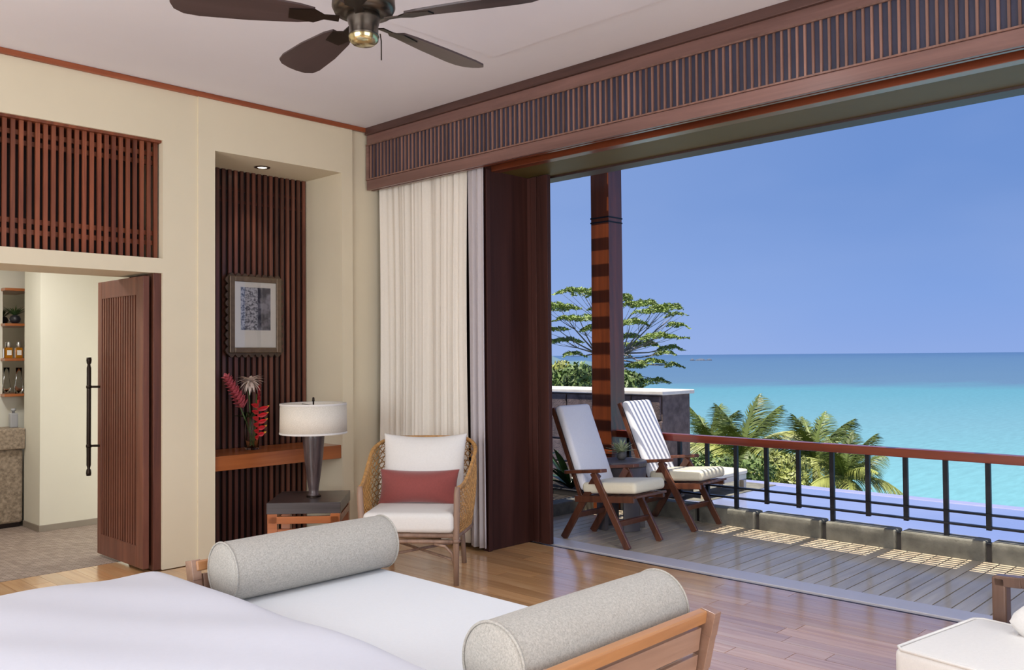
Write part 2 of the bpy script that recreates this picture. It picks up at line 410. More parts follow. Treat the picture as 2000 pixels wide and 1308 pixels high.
# ================================================================== SETTING: bathroom
tm = NT('stone_mosaic_floor'); v = tm.coords((1, 1, 1), rnd=False)
br = tm.n('ShaderNodeTexBrick'); br.inputs['Scale'].default_value = 9; br.inputs['Color1'].default_value = lin(176, 162, 154); br.inputs['Color2'].default_value = lin(146, 132, 124)
br.inputs['Mortar'].default_value = lin(104, 90, 82); br.inputs['Mortar Size'].default_value = .02; br.inputs['Brick Width'].default_value = .5
rot = tm.n('ShaderNodeMapping'); rot.inputs['Rotation'].default_value = (0, 0, .78); tm.l(v, rot.inputs[0]); tm.l(rot.outputs[0], br.inputs[0])
tm.set(Base_Color=tm.mix(tm.ramp(tm.noise(v, 40, 3), [(.3, (.3, .3, .3, 1)), (.7, (.7, .7, .7, 1))]), br.outputs[0], lin(190, 182, 176), 'OVERLAY'), Roughness=.55)
struct('floor_bathroom', box(B(), .6, 4.6, 6.67, 9.3, -.12, 0), tm.m)
bw = B()
box(bw, .5, 2.66, 9.05, 9.25, 0, 2.75); box(bw, .5, 4.6, 9.25, 9.35, 0, 2.75); box(bw, 2.66, 2.9, 9.05, 9.25, 0, 1.17); box(bw, 2.66, 2.9, 9.05, 9.25, 2.17, 2.75)
box(bw, 4.5, 4.6, 6.67, 9.25, 0, 2.75); box(bw, .5, .6, 6.67, 9.25, 0, 2.75)
struct('wall_bathroom', bw, white_wall)
cbb = B(); box(cbb, .5, 3.10, 6.67, 9.35, 2.75, 2.85); box(cbb, 3.10, 4.6, 6.86, 9.35, 2.75, 2.85); struct('ceiling_bathroom', cbb, white_wall)
pier = struct('wall_bathroom_pier', box(B(), 2.75, 4.5, 8.335, 8.74, 0, 2.75), white_wall)
struct('baseboard_bathroom', box(B(), 2.742, 4.5, 8.325, 8.74, 0, .055), plain('grey_baseboard', lin(150, 140, 128), .6, .05), bevel=.002)
bl = thing('bathroom_fill_lamp', 'added round fill lamp above the tiled bathroom floor', 'lamp', (2.0, 7.6, 2.75))  # unseen lamp added to brighten the bathroom
lm = NT('fill_glow'); lm.set(Base_Color=(1, 1, 1, 1), Emission_Color=(1, .9, .75, 1), Emission_Strength=4)
obj('fill_disc', lathe(B(), [(.0, -.03), (.14, -.03), (.16, -.02), (.16, 0)], 24), lm.m, bl)
light('bathroom_fill', 'AREA', 27, (1, .98, .94), (2.0, 7.6, 2.70), (2.0, 7.6, 0), shape='DISK', size=.5)
light('bathroom_window', 'AREA', 17, (.98, 1, .95), (4.35, 7.35, .95), (2.6, 8.45, .8), shape='RECTANGLE', size=.8, size_y=1.0)

# ================================================================== SETTING: terrace, pool, sea
deck = struct('floor_terrace', box(B(), 5.52, 7.0, -.6, 6.8, -.14, -.03), plain('deck_joist', lin(60, 54, 52), .9))
nbrd = 64; bwid = .105
dm = mesh('deck_board', box(B(), 5.527-6.2, 6.95-6.2, -bwid/2+.004, bwid/2-.004, -.03, -.002))
many('deck_board', dm, greyw, deck, [(6.2, .02+bwid*i, random.uniform(-.001, 0)) for i in range(nbrd)])
kb = struct('trim_8', box(B(), 6.965, 7.06, -.6, 6.6, -.2, .12), plain('kerb_joint_shade', lin(40, 36, 36), .9))  # dark stone joints, also standing in for the rafter shade
ys = [-.55, .10, .70, 1.31, 1.93, 2.56, 3.15, 3.74, 4.33, 4.93]
for a, b in zip(ys, ys[1:]):
    struct('kerb_stone', box(B(), 6.93, 7.09, a+.02, b-.02, -.06, .143), stone_k, kb, bevel=.012)
# pool
pm = NT('pool_water'); v = pm.coords((1, 1, 1), rnd=False)
pm.set(Base_Color=pm.ramp(pm.noise(v, .25, 2), [(.35, lin(112, 126, 172)), (.65, lin(140, 148, 184))]), Roughness=.08, Specular_IOR_Level=1.0, IOR=1.6)
pm.bump(pm.noise(v, 2.5, 3), .04, .05)
pool = struct('pool', box(B(), 7.10, 10.52, -14, 6.05, -1.2, -.17), pm.m)
tag(pool, 'calm infinity pool reflecting the sky beyond the balustrade', 'pool', kind='stuff')
struct('pool_edge', box(B(), 10.45, 10.66, -14, 6.05, -1.4, -.165), plain('pool_rim', lin(150, 150, 186), .2, .05, 3), bevel=.01)
# sea: depth colours by distance from shore
sm_ = NT('sea_water'); tcn = sm_.n('ShaderNodeTexCoord'); sep = sm_.n('ShaderNodeSeparateXYZ'); sm_.l(tcn.outputs['Object'], sep.inputs[0])
SEA = -24.0
def sea_c(r, g, b): return tuple(c/2.35 for c in lin(r, g, b)[:3])+(1,)
dv = sm_.n('ShaderNodeVectorMath', operation='DOT_PRODUCT'); sm_.l(tcn.outputs['Object'], dv.inputs[0]); dv.inputs[1].default_value = (.86, .51, 0)
inv = sm_.n('ShaderNodeMath', operation='DIVIDE'); inv.inputs[0].default_value = 24.0; sm_.l(dv.outputs['Value'], inv.inputs[1])
nv = sm_.noise(sm_.coords((.002, .006, 1), rnd=False), 3, 3)
ad = sm_.n('ShaderNodeMath', operation='MULTIPLY_ADD'); sm_.l(nv, ad.inputs[0]); ad.inputs[1].default_value = .012; sm_.l(inv.outputs[0], ad.inputs[2])
basec = sm_.ramp(ad.outputs[0], [(.004, sea_c(76, 118, 178)), (.012, sea_c(100, 142, 188)), (.036, sea_c(112, 152, 190)), (.042, sea_c(112, 184, 208)), (.075, sea_c(138, 198, 218)), (.13, sea_c(150, 220, 234)), (.22, sea_c(150, 226, 238))])
wv = sm_.noise(sm_.coords((.035, .16, 1), rnd=False), 4, 7, .7)
ripple = sm_.ramp(wv, [(.35, (.42, .42, .42, 1)), (.65, (.58, .58, .58, 1))])
sm_.set(Base_Color=sm_.mix(.6, basec, ripple, 'OVERLAY'), Roughness=.5, Specular_IOR_Level=.15)
sea = B(); a = 45000
vs = [sea.verts.new(p) for p in ((12, -a, SEA), (a, -a, SEA), (a, a, SEA), (12, a, SEA))]; sea.faces.new(vs)
so = obj('sea', sea, sm_.m, recalc=False); tag(so, 'turquoise lagoon turning deep blue towards the horizon', 'sea', kind='stuff')
# hillside below the terrace
hl = B(); nx, ny = 24, 30; g = {}
for i in range(nx+1):
    for j in range(ny+1):
        x = 10.7+70*(i/nx)**1.3; y = -20+90*j/ny
        z = -3.5-(x-10.7)*.36+math.sin(x*.4+y*.3)*.5+random.uniform(-.3, .3)
        if y > 14: z += min(1, (y-14)/20)*3.0
        g[i, j] = hl.verts.new((x, y, z))
for i in range(nx):
    for j in range(ny): hl.faces.new((g[i, j], g[i+1, j], g[i+1, j+1], g[i, j+1]))
for j in range(ny): pass
struct('hillside', hl, land_m, smooth=True)

# ================================================================== FURNITURE
def proj_note(): pass
# ------------------------------------------------------------------ unseen globe added behind the camera as fill
def fill_globe(label, x, y, watts):
    t = thing('fill_globe', label, 'lamp', (x, y, 0), 0, 'added globe fill lights')
    obj('base', lathe(B(), [(0, 0), (.15, 0), (.15, .015), (.02, .03), (0, .03)], 28), bronze, t, smooth=True)
    obj('pole', lathe(B(), [(0, .02), (.012, .02), (.012, 1.75), (0, 1.75)], 12), bronze, t, smooth=True)
    g_ = NT('fill_globe_glow'); g_.set(Base_Color=(1, .97, .92, 1), Emission_Color=(1, .96, .9, 1), Emission_Strength=watts/ (4*PI*PI*.16*.16))
    prof = [(.16*math.sin(PI*k/14), 1.89-.16*math.cos(PI*k/14)) for k in range(15)]
    obj('globe', lathe(B(), prof, 28), g_.m, t, smooth=True)
fill_globe('added globe fill light beside the head of the bed', -1.3, 1.0, 20)
# unseen ceiling spots added as fill over the sleeping area
def downlight(label, x, y, watts):
    t = thing('ceiling_fill', label, 'downlight', (x, y, CEIL-.012), 0, 'added ceiling fill lights')
    obj('trim_ring', lathe(B(), [(.050, .002), (.050, -.006), (.070, -.004), (.072, .002)], 28, closed=False), fan_m, t, smooth=True)
    g_ = NT('ceiling_fill_lens'); g_.set(Base_Color=(1, 1, 1, 1), Emission_Color=(.95, .98, 1, 1), Emission_Strength=4)
    obj('lens', lathe(B(), [(0, -.004), (.050, -.002)], 20, closed=False), g_.m, t, smooth=True)
    light('ceiling_fill_beam', 'SPOT', watts, (.92, .97, 1.0), (x, y, CEIL-.03), (x, y, 0), spot_size=math.radians(140), spot_blend=1.0, shadow_soft_size=.12)
downlight('added ceiling fill light over the daybed side of the bed', 1.25, 2.75, 20)
downlight('added ceiling fill light over the near side of the bed', 1.6, 1.2, 26)
downlight('added ceiling fill light nearest the terrace opening', 3.85, 2.35, 185)
downlight('added ceiling fill light above the lounge chair', 3.6, .3, 70)
downlight('added ceiling fill light over the head of the bed', -.6, 2.6, 10)
# ------------------------------------------------------------------ bed
def smooth01(t): t = max(0, min(1, t)); return t*t*(3-2*t)
bed = thing('bed', 'large bed under a smooth white duvet in the foreground', 'bed', (.66, 2.78, 0))
BX0, BX1, BY0, BY1, BZ = -.45, 1.785, 1.72, 3.86, .595
bm = B(); N = 60; g = {}
def duv(u, v):
    x = BX0+(BX1-BX0)*u; y = BY0+(BY1-BY0)*v
    return x, y
NX, NY, drop, R_ = 64, 64, .42, .10
def prof(t, lo, hi):
    """unrolled distance -> (position, fall) with a rounded shoulder"""
    L = hi-lo
    if t < 0 or t > L:
        e = -t if t < 0 else t-L
        a = min(e/(R_), PI/2); px = R_*math.sin(a); pz = R_*(1-math.cos(a)); rest = max(0, e-R_*PI/2); pz += rest
        return (lo-px if t < 0 else hi+px), pz
    return lo+t, 0
lx, ly = BX1-BX0-2*R_, BY1-BY0-2*R_
ext = R_*PI/2+drop-R_
for i in range(NX+1):
    for j in range(NY+1):
        tx = -ext+(lx+2*ext)*i/NX; ty = -ext+(ly+2*ext)*j/NY
        x, fx = prof(tx, BX0+R_, BX1-R_); y, fy = prof(ty, BY0+R_, BY1-R_)
        z = BZ-max(fx, fy)-.12*min(fx, fy)
        ex = max(0, -tx, tx-lx); ey = max(0, -ty, ty-ly)
        if ex > 0 and ey > 0:
            k = min(1, min(ex, ey)/.3)
            x -= math.copysign(.06*k, tx); y -= math.copysign(.06*k, ty)
        z += .010*math.sin(x*5.1+y*2.3)*math.sin(y*4.2-x*1.5)+.004*math.sin(x*14+y*9)
        # crowned centre of the mattress
        cxn = (x-BX0)/(BX1-BX0)*2-1; cyn = (y-BY0)/(BY1-BY0)*2-1
        if fx == 0 and fy == 0: z += .018*(1-cxn**4)*(1-cyn**4)-.005
        g[i, j] = bm.verts.new((x-.66, y-2.78, max(z, .05)))
for i in range(NX):
    for j in range(NY): bm.faces.new((g[i, j], g[i+1, j], g[i+1, j+1], g[i, j+1]))
obj('duvet', bm, duvet_f, bed, smooth=True, sub=1)
obj('mattress', box(B(), BX0-.66+.06, BX1-.66-.06, BY0-2.78+.06, BY1-2.78-.06, .30, .54), white_f, bed, bevel=.05, seg=4)
obj('bed_base', box(B(), BX0-.66+.08, BX1-.66-.08, BY0-2.78+.08, BY1-2.78-.08, .08, .30), bench_w, bed, bevel=.01)
for sx_ in (-1, 1):
    for sy_ in (-1, 1):
        obj('leg', box(B(), sx_*.9-.04, sx_*.9+.04, sy_*.85-.04, sy_*.85+.04, 0, .09), bench_w, bed)
# ------------------------------------------------------------------ daybed bench at the foot of the bed
DX0, DX1, DY0, DY1 = 1.86, 2.745, 1.745, 3.665
db = thing('daybed', 'wooden daybed with flared slatted ends and white mattress at the foot of the bed', 'daybed', ((DX0+DX1)/2, (DY0+DY1)/2, 0))
hx, hy = (DX1-DX0)/2, (DY1-DY0)/2
bmm = B(); box(bmm, -hx+.02, hx+.015, -hy+.03, hy-.03, .30, .452)
obj('mattress', bmm, white_f, db, bevel=.03, seg=4, smooth=True)
for s in (-1, 1):
    obj('side_rail', box(B(), s*hx-.02, s*hx+.02, -hy+.03, hy-.03, .2, .30), bench_w, db, bevel=.005)
    e = obj('end_panel', beam(B(), (-hx+.07, s*(hy-.015), .34), (hx-.07, s*(hy-.015), .34), .06, .02, (0, s*.17, 1)), bench_w, db, bevel=.003)
    lean = lambda z: s*(hy+.02+(z-.30)*.16)
    for z in (.31, .408, .506):
        obj('end_slat', beam(B(), (-hx+.04, lean(z), z), (hx-.04, lean(z), z), .083, .02, (0, s*.16, 1)), bench_w, e, bevel=.002)
    obj('top_rail', beam(B(), (-hx+.01, lean(.583), .583), (hx-.01, lean(.583), .583), .045, .036, (0, s*.16, 1)), rail_tan, db, bevel=.006)
    for t in (-1, 1):
        pb = B()
        zs = (0, .12, .25, .4, .52, .605); ww = (.045, .042, .048, .055, .06, .066)
        for z0, z1, w0 in zip(zs, zs[1:], ww):
            y0 = lean(z0)+s*.02*abs(z0-.3)/.3*(1 if z0 > .3 else .6); y1 = lean(z1)+s*.02*abs(z1-.3)/.3*(1 if z1 > .3 else .6)
            beam(pb, (t*(hx-.01), y0, z0), (t*(hx-.01), y1, z1+.001), .042, w0, (1, 0, 0))
        obj('leg', pb, bench_w, db, bevel=.002)
def bolster(label, y, x0, x1, r, zc):
    t = thing('bolster', label, 'bolster', ((x0+x1)/2, y, zc-r), 0, 'grey linen bolsters on the daybed')
    L = x1-x0; b = B(); n = 40; prf = []
    for k in range(8):
        a = k/7*PI/2; prf.append((r*.55*math.sin(a)*1.0, -L/2-.012*math.cos(a)))
    prf = [(0, -L/2-.012), (r*.4, -L/2-.011), (r*.75, -L/2-.007), (r*.93, -L/2), (r*.985, -L/2+.006), (r, -L/2+.03), (r*1.012, -L/4), (r*1.015, 0), (r*1.012, L/4), (r, L/2-.03), (r*.985, L/2-.006), (r*.93, L/2), (r*.75, L/2+.007), (r*.4, L/2+.011), (0, L/2+.012)]
    lathe(b, prf, n)
    bmesh.ops.rotate(b, verts=b.verts, matrix=Matrix.Rotation(PI/2, 3, 'Y'))
    bmesh.ops.translate(b, verts=b.verts, vec=(0, 0, r))
    obj('bolster_cover', b, linen, t, smooth=True)
    for s in (-1, 1):
        rg = B(); tube(rg, [(s*(L/2-.002), (r-.001)*math.cos(q*2*PI/48), r+(r-.001)*math.sin(q*2*PI/48)) for q in range(49)], .0045, 6, False)
        obj('piping', rg, linen, t, smooth=True)
bolster('grey linen bolster at the daybed end nearer the doorway wall', 3.545, 1.90, 2.765, .128, .58)
bolster('grey linen bolster at the daybed end nearer the camera', 1.875, 1.87, 2.735, .130, .58)

# ------------------------------------------------------------------ rattan armchair
CA = math.radians(38.1-90)
Rm = Matrix.Rotation(CA, 3, 'Z')
foot = Vector((3.953, 4.300, 0)); org = foot-Rm @ Vector((.31, -.30, 0))
rc = thing('armchair', 'woven cane armchair with white cushions in front of the curtain', 'armchair', org, CA)
# U-shaped shell: s from -1 (front left) over the back to +1 (front right)
def shell_plan(s):
    a = abs(s); sg = 1 if s >= 0 else -1
    if a > .55:                                    # arm
        t = (a-.55)/.45; x = .375-.045*t**1.5; y = .14-.46*t
    elif a > .32:                                  # rear corner
        t = (a-.32)/.23; x = .22+.155*math.sin(t*PI/2); y = .34-.20*(1-math.cos(t*PI/2))
    else: x = .22*a/.32; y = .34+.02*(1-(a/.32)**2)
    return sg*x, y
def shell_top(s):
    a = abs(s)
    if a < .32: return .90
    t = (a-.32)/.68; return .90-.265*smooth01(t*1.08)
def shell_pt(s, v):
    x, y = shell_plan(s); z0, z1 = .31, shell_top(s)
    z = z0+(z1-z0)*v; lean = .10*v*max(0, 1-abs(s)*.7)
    out = 1+.05*math.sin(v*PI)*(abs(s) > .3)-.07*(1-v)
    return Vector((x*out, y+lean, z))
cn = B(); ND = 46
for fam in (-1, 1):
    for k in range(-16, ND+16):
        pts = []
        for q in range(27):
            v = q/26; s = -1+2*(k/ND)+fam*v*.40
            if -1 <= s <= 1: pts.append(shell_pt(s, v))
        if len(pts) > 2: tube(cn, pts, .0032, 4, False)
for q in range(1, 15):
    v = q/15
    tube(cn, [shell_pt(-1+2*i/60, v) for i in range(61)], .0034, 4, False)
obj('cane_weave', cn, cane, rc, kind='stuff', smooth=True)
rimw = B(); tube(rimw, [shell_pt(-1+2*i/80, 1.0) for i in range(81)], .014, 8); obj('top_rim', rimw, cane, rc, smooth=True)
rb_ = B(); tube(rb_, [shell_pt(-1+2*i/60, 0.0) for i in range(61)], .014, 8); obj('lower_rim', rb_, rattan_w, rc, smooth=True)
for s in (-1, 1):
    l = B(); tube(l, [(s*.315, -.302, 0), (s*.315, -.305, .3), (s*.325, -.315, .60), (s*.327, -.31, .645)], [.018, .021, .021, .016], 10); lg = obj('leg', l, rattan_w, rc, smooth=True)
    ring = B(); lathe(ring, [(.0235, -.012), (.0255, 0), (.0235, .012)], 12, (s*.315, -.303, .29)); obj('binding', ring, rattan_w, lg, smooth=True)
    l = B(); tube(l, [(s*.27, .34, 0), (s*.255, .32, .32)], .018, 10); obj('leg', l, rattan_w, rc, smooth=True)
    l = B(); tube(l, [(s*.30, -.30, .14), (s*.285, -.302, .21), (s*.24, -.304, .255), (s*.17, -.304, .27)], .010, 8); obj('corner_brace', l, rattan_w, rc, smooth=True)
    l = B(); tube(l, [(s*.315, -.30, .16), (-s*.27, .34, .16)], .010, 8); obj('stretcher', l, rattan_w, rc, smooth=True)
    l = B(); tube(l, [(s*.315, -.30, .315), (s*.26, .32, .315)], .016, 8); obj('seat_rail', l, rattan_w, rc, smooth=True)
for z, r in ((.325, .017), (.285, .014)):
    l = B(); tube(l, [(-.315, -.303, z), (.315, -.303, z)], r, 8); obj('seat_rail', l, rattan_w, rc, smooth=True)
sc = B(); box(sc, -.305, .305, -.345, .26, .345, .475); obj('seat_cushion', sc, white_c, rc, bevel=.035, seg=4, smooth=True)
bc = B(); Mb = Matrix.Translation((0, .225, .70)) @ Matrix.Rotation(math.radians(-14), 4, 'X') @ Matrix.Rotation(PI/2, 4, 'X')
cushion(bc, 0, 0, 0, .61, .50, .19, .45, 20, 2.4, Mb, .055)
obj('back_cushion', bc, white_c, rc, smooth=True)
# lumbar pillow
lp = B(); Ml = Matrix.Translation((0, .0, 0))
cushion(lp, 0, 0, 0, .57, .25, .17, .5, 18, 1.7, Matrix.Rotation(math.radians(-16), 4, 'X') @ Matrix.Rotation(PI/2, 4, 'X'), .06)
lpo = obj('lumbar_pillow', lp, rust_f, loc=org+Rm @ Vector((-.01, .085, .585)), rot=(0, 0, CA), smooth=True)
tag(lpo, 'rust red lumbar pillow on the cane armchair', 'pillow')

# ------------------------------------------------------------------ side table and lamp
TA = math.radians(47.0-90); tc0 = (Vector((3.407, 5.708, 0))+Vector((4.169, 5.769, 0)))/2
tc0 = Vector((3.789, 5.735, 0))
st = thing('side_table', 'square side table with thick black top on an orange wooden frame', 'side table', tc0, TA)
hw, hd_ = .265, .285
obj('table_top', box(B(), -hw, hw, -hd_, hd_, .372, .452), black_w, st, bevel=.004)
for s in (-1, 1):
    for t in (-1, 1):
        obj('leg', box(B(), s*(hw-.04)-.035, s*(hw-.04)+.035, t*(hd_-.04)-.035, t*(hd_-.04)+.035, 0, .372), orange_w, st, bevel=.003)
    obj('apron', box(B(), -hw+.01, hw-.01, s*(hd_-.02)-.015, s*(hd_-.02)+.015, .30, .352), orange_w, st, bevel=.003)
    obj('apron', box(B(), s*(hw-.02)-.015, s*(hw-.02)+.015, -hd_+.04, hd_-.04, .30, .352), orange_w, st, bevel=.003)
    obj('stretcher', box(B(), -hw+.01, hw-.01, s*(hd_-.03)-.015, s*(hd_-.03)+.015, .22, .26), orange_w, st, bevel=.003)
lamp = thing('table_lamp', 'table lamp with white drum shade and tapered dark base', 'lamp', (3.80, 5.705, .452), TA)
lb = NT('smoky_lamp_base'); v = lb.coords((22, 22, 1.2)); lb.set(Base_Color=lb.ramp(lb.noise(v, 1.6, 4), [(.3, lin(52, 40, 42)), (.7, lin(98, 82, 82))]), Roughness=.38, Coat_Weight=.2)
lamp_b = lb.m
obj('lamp_base', lathe(B(), [(.0, 0), (.042, 0), (.044, .02), (.036, .03), (.038, .06), (.052, .16), (.070, .30), (.080, .42), (.083, .465), (.078, .485), (.03, .49), (0, .49)], 28), lamp_b, lamp, smooth=True)
obj('foot_plate', lathe(B(), [(0, 0), (.055, 0), (.055, .012), (0, .012)], 24), bronze, lamp)
shm = NT('lamp_shade_linen'); v = shm.coords((1, 1, 1), rnd=False)
shm.set(Base_Color=shm.ramp(shm.noise(v, 160, 2), [(.3, lin(214, 206, 192)), (.7, lin(230, 222, 210))]), Roughness=.9, Subsurface_Weight=0, Transmission_Weight=0)
sh = B(); lathe(sh, [(.247, .475), (.250, .475), (.247, .70), (.244, .70)], 48, closed=False)
rr0 = list(sh.verts); lathe(sh, [(.244, .70), (.247, .475)], 48, closed=False)
so_ = obj('lamp_shade', sh, shm.m, lamp, smooth=True)
obj('shade_trim', lathe(B(), [(.2505, .475), (.2525, .478), (.2525, .486), (.2505, .489)], 48, closed=False), white_c, so_, smooth=True)
obj('shade_trim', lathe(B(), [(.2475, .690), (.2495, .692), (.2485, .702), (.2465, .704)], 48, closed=False), white_c, so_, smooth=True)
fi = B(); lathe(fi, [(0, .49), (.006, .49), (.006, .715), (.010, .72), (.008, .745), (0, .75)], 12); obj('finial', fi, bronze, lamp, smooth=True)
for k in range(3):
    sp_ = B(); a = k*2*PI/3; beam(sp_, (0, 0, .688), (.245*math.cos(a), .245*math.sin(a), .688), .006, .003); obj('spider_arm', sp_, bronze, so_)

# ------------------------------------------------------------------ curtain
def curtain(name, label, x, y0, y1, zt, zb, folds, amp, mat, seed, ptop=1.0):
    rnd = random.Random(seed); b = B(); n, m = 220, 22; g = {}
    ph = [rnd.uniform(0, 6.28) for _ in range(5)]; fr = [folds, folds*1.7, folds*.53, folds*2.9, folds*.31]; am = [.7, .5, .9, .28, .9]
    for i in range(n+1):
        u = i/n
        for j in range(m+1):
            w = j/m
            sq = 1-.05*math.sin(w*PI)
            uu = u+.018*math.sin(w*2.2+ph[0])*(u*(1-u))*4
            d = sum(a*math.sin(2*PI*f_*uu+p+w*.25) for a, f_, p in zip(am, fr, ph))
            dx = amp*d*(.55+.45*w)
            yy = y0+(y1-y0)*(.5+(u-.5)*sq)+.006*math.cos(2*PI*folds*uu+ph[0])
            g[i, j] = b.verts.new((x+dx, yy, zt+(zb-zt)*w))
    for i in range(n):
        for j in range(m): b.faces.new((g[i, j], g[i+1, j], g[i+1, j+1], g[i, j+1]))
    o = obj(name, b, mat, smooth=True); md = o.modifiers.new('thick', 'SOLIDIFY'); md.thickness = .002
    tag(o, label, 'curtain'); return o
cur_w = fabric('cream_linen_curtain', lin(230, 222, 210), 300, .03, .95, .1)
cur_g = fabric('grey_lining', lin(192, 184, 186), 300, .03, .95, .1)
curtain('curtain', 'tall cream linen curtain gathered beside the opening behind the cane armchair', 4.79, 6.13, 5.06, 3.10, .035, 8, .020, cur_w, 5)
curtain('curtain', 'narrow pale grey curtain edge next to the dark wooden jamb', 4.77, 5.035, 4.84, 3.10, .03, 3.5, .018, cur_g, 8)

# ------------------------------------------------------------------ bathroom door
D = thing('door_leaf', 'open louvred wooden door standing inside the bathroom doorway', 'door', (2.72, 6.20, 0))
DL, DH = .80, 2.09
fr_ = B(); box(fr_, 0, .045, 0, .10, .02, DH); box(fr_, 0, .045, DL-.07, DL, .02, DH); box(fr_, 0, .045, .10, DL-.07, .02, .17); box(fr_, 0, .045, .10, DL-.07, DH-.13, DH)
obj('door_frame', fr_, doorw, D, bevel=.003)
obj('door_panel', box(B(), .022, .034, .08, DL-.05, .1, DH-.1), backing, D)
n = 15; sp = (DL-.17)/n; ms = mesh('slat', box(B(), -.004, .006, -.0105, .0105, -(DH-.30)/2, (DH-.30)/2))
many('slat', ms, doorw, D, [(.010, .10+sp*(i+.5), .17+(DH-.30)/2) for i in range(n)])
hb = B(); lathe(hb, [(0, 0), (.016, 0), (.019, .02), (.016, .045), (.010, .055), (.013, .07), (.016, .08), (.016, .82), (.013, .83), (.010, .845), (.016, .855), (.019, .88), (.016, .90), (0, .90)], 16, (-.065, .80, .615))
hn = obj('pull_handle', hb, bronze, D, smooth=True)
for z in (.84, 1.29):
    q = B(); tube(q, [(-.065, .80, z), (-.03, .79, z), (.0, .76, z)], .009, 8); obj('handle_mount', q, bronze, hn, smooth=True)
    q = B(); lathe(q, [(.018, -.012), (.021, 0), (.018, .012)], 14, (-.065, .80, z)); obj('handle_collar', q, bronze, hn, smooth=True)
fj = struct('door_1', box(B(), 2.79, 2.848, 6.19, 6.29, 0, 2.112), doorw, bevel=.003)
struct('door_stop', box(B(), 2.80, 2.848, 6.29, 6.62, 0, 2.112), jambw, fj)

# ------------------------------------------------------------------ framed print in the niche
pf = thing('framed_print', 'black and white print in a dark scalloped frame on the niche slats', 'picture', (3.853, 6.650, 1.531))
fw_, fh_ = .255, .655
def scallop(w, h, nx_, ny_, bmp):
    P_ = []
    def side(ax, ay, bx, by, n_, nx0, ny0):
        for i in range(n_*6):
            t = i/(n_*6); q = abs(math.sin(t*n_*PI)); P_.append((ax+(bx-ax)*t+nx0*bmp*q, ay+(by-ay)*t+ny0*bmp*q))
    side(-w, 0, w, 0, nx_, 0, -1); side(w, 0, w, h, ny_, 1, 0); side(w, h, -w, h, nx_, 0, 1); side(-w, h, -w, 0, ny_, -1, 0)
    return P_
Mf = Matrix.Rotation(PI/2, 4, 'X')          # xy -> xz, thickness towards -y
frame_m = plain('antique_frame', lin(84, 66, 52), .4, .25, 25, .5, .3)
frame_l = plain('antique_frame_bead', lin(112, 94, 76), .35, .2, 25, .5, .4)
obj('frame', prism(B(), scallop(fw_-.012, fh_-.012, 8, 10, .026), -.006, .016, Mf), frame_m, pf)
mo = B()
for (x0, x1, z0, z1) in ((-.24, -.192, .012, .643), (.192, .24, .012, .643), (-.192, .192, .012, .056), (-.192, .192, .599, .643)):
    box(mo, x0, x1, -.034, -.014, z0, z1)
obj('moulding', mo, frame_l, pf, bevel=.006)
mat_m = plain('mat_paper', lin(244, 236, 224), .6, .02, 3)
obj('mat', box(B(), -.192, .192, -.020, -.014, .048, .607), mat_m, pf)
pr = NT('engraved_print'); v = pr.coords((1, 1, 1), rnd=False)
sp3 = pr.n('ShaderNodeSeparateXYZ'); pr.l(v, sp3.inputs[0])
eng = pr.ramp(pr.noise(v, 55, 6, .75), [(.42, lin(70, 70, 84)), (.56, lin(206, 204, 210))])
blk = pr.ramp(pr.noise(v, 14, 2), [(.40, lin(64, 62, 76)), (.62, lin(150, 146, 156))])
gt = pr.n('ShaderNodeMath', operation='GREATER_THAN'); pr.l(sp3.outputs['X'], gt.inputs[0]); gt.inputs[1].default_value = .02
pr.set(Base_Color=pr.mix(gt.outputs[0], eng, blk), Roughness=.6)
obj('print', box(B(), -.135, .14, -.0225, -.0195, .20, .555), pr.m, pf)
gp = NT('picture_glass'); gp.t.nodes.remove(gp.b); tb_ = gp.n('ShaderNodeBsdfTransparent'); gl = gp.n('ShaderNodeBsdfGlossy'); gl.inputs['Roughness'].default_value = .02
fz = gp.n('ShaderNodeFresnel'); fz.inputs[0].default_value = 1.5; ms_ = gp.n('ShaderNodeMixShader'); gp.l(fz.outputs[0], ms_.inputs[0]); gp.l(tb_.outputs[0], ms_.inputs[1]); gp.l(gl.outputs[0], ms_.inputs[2]); gp.l(ms_.outputs[0], gp.o.inputs[0])
obj('glass', box(B(), -.195, .195, -.029, -.027, .045, .610), gp.m, pf)

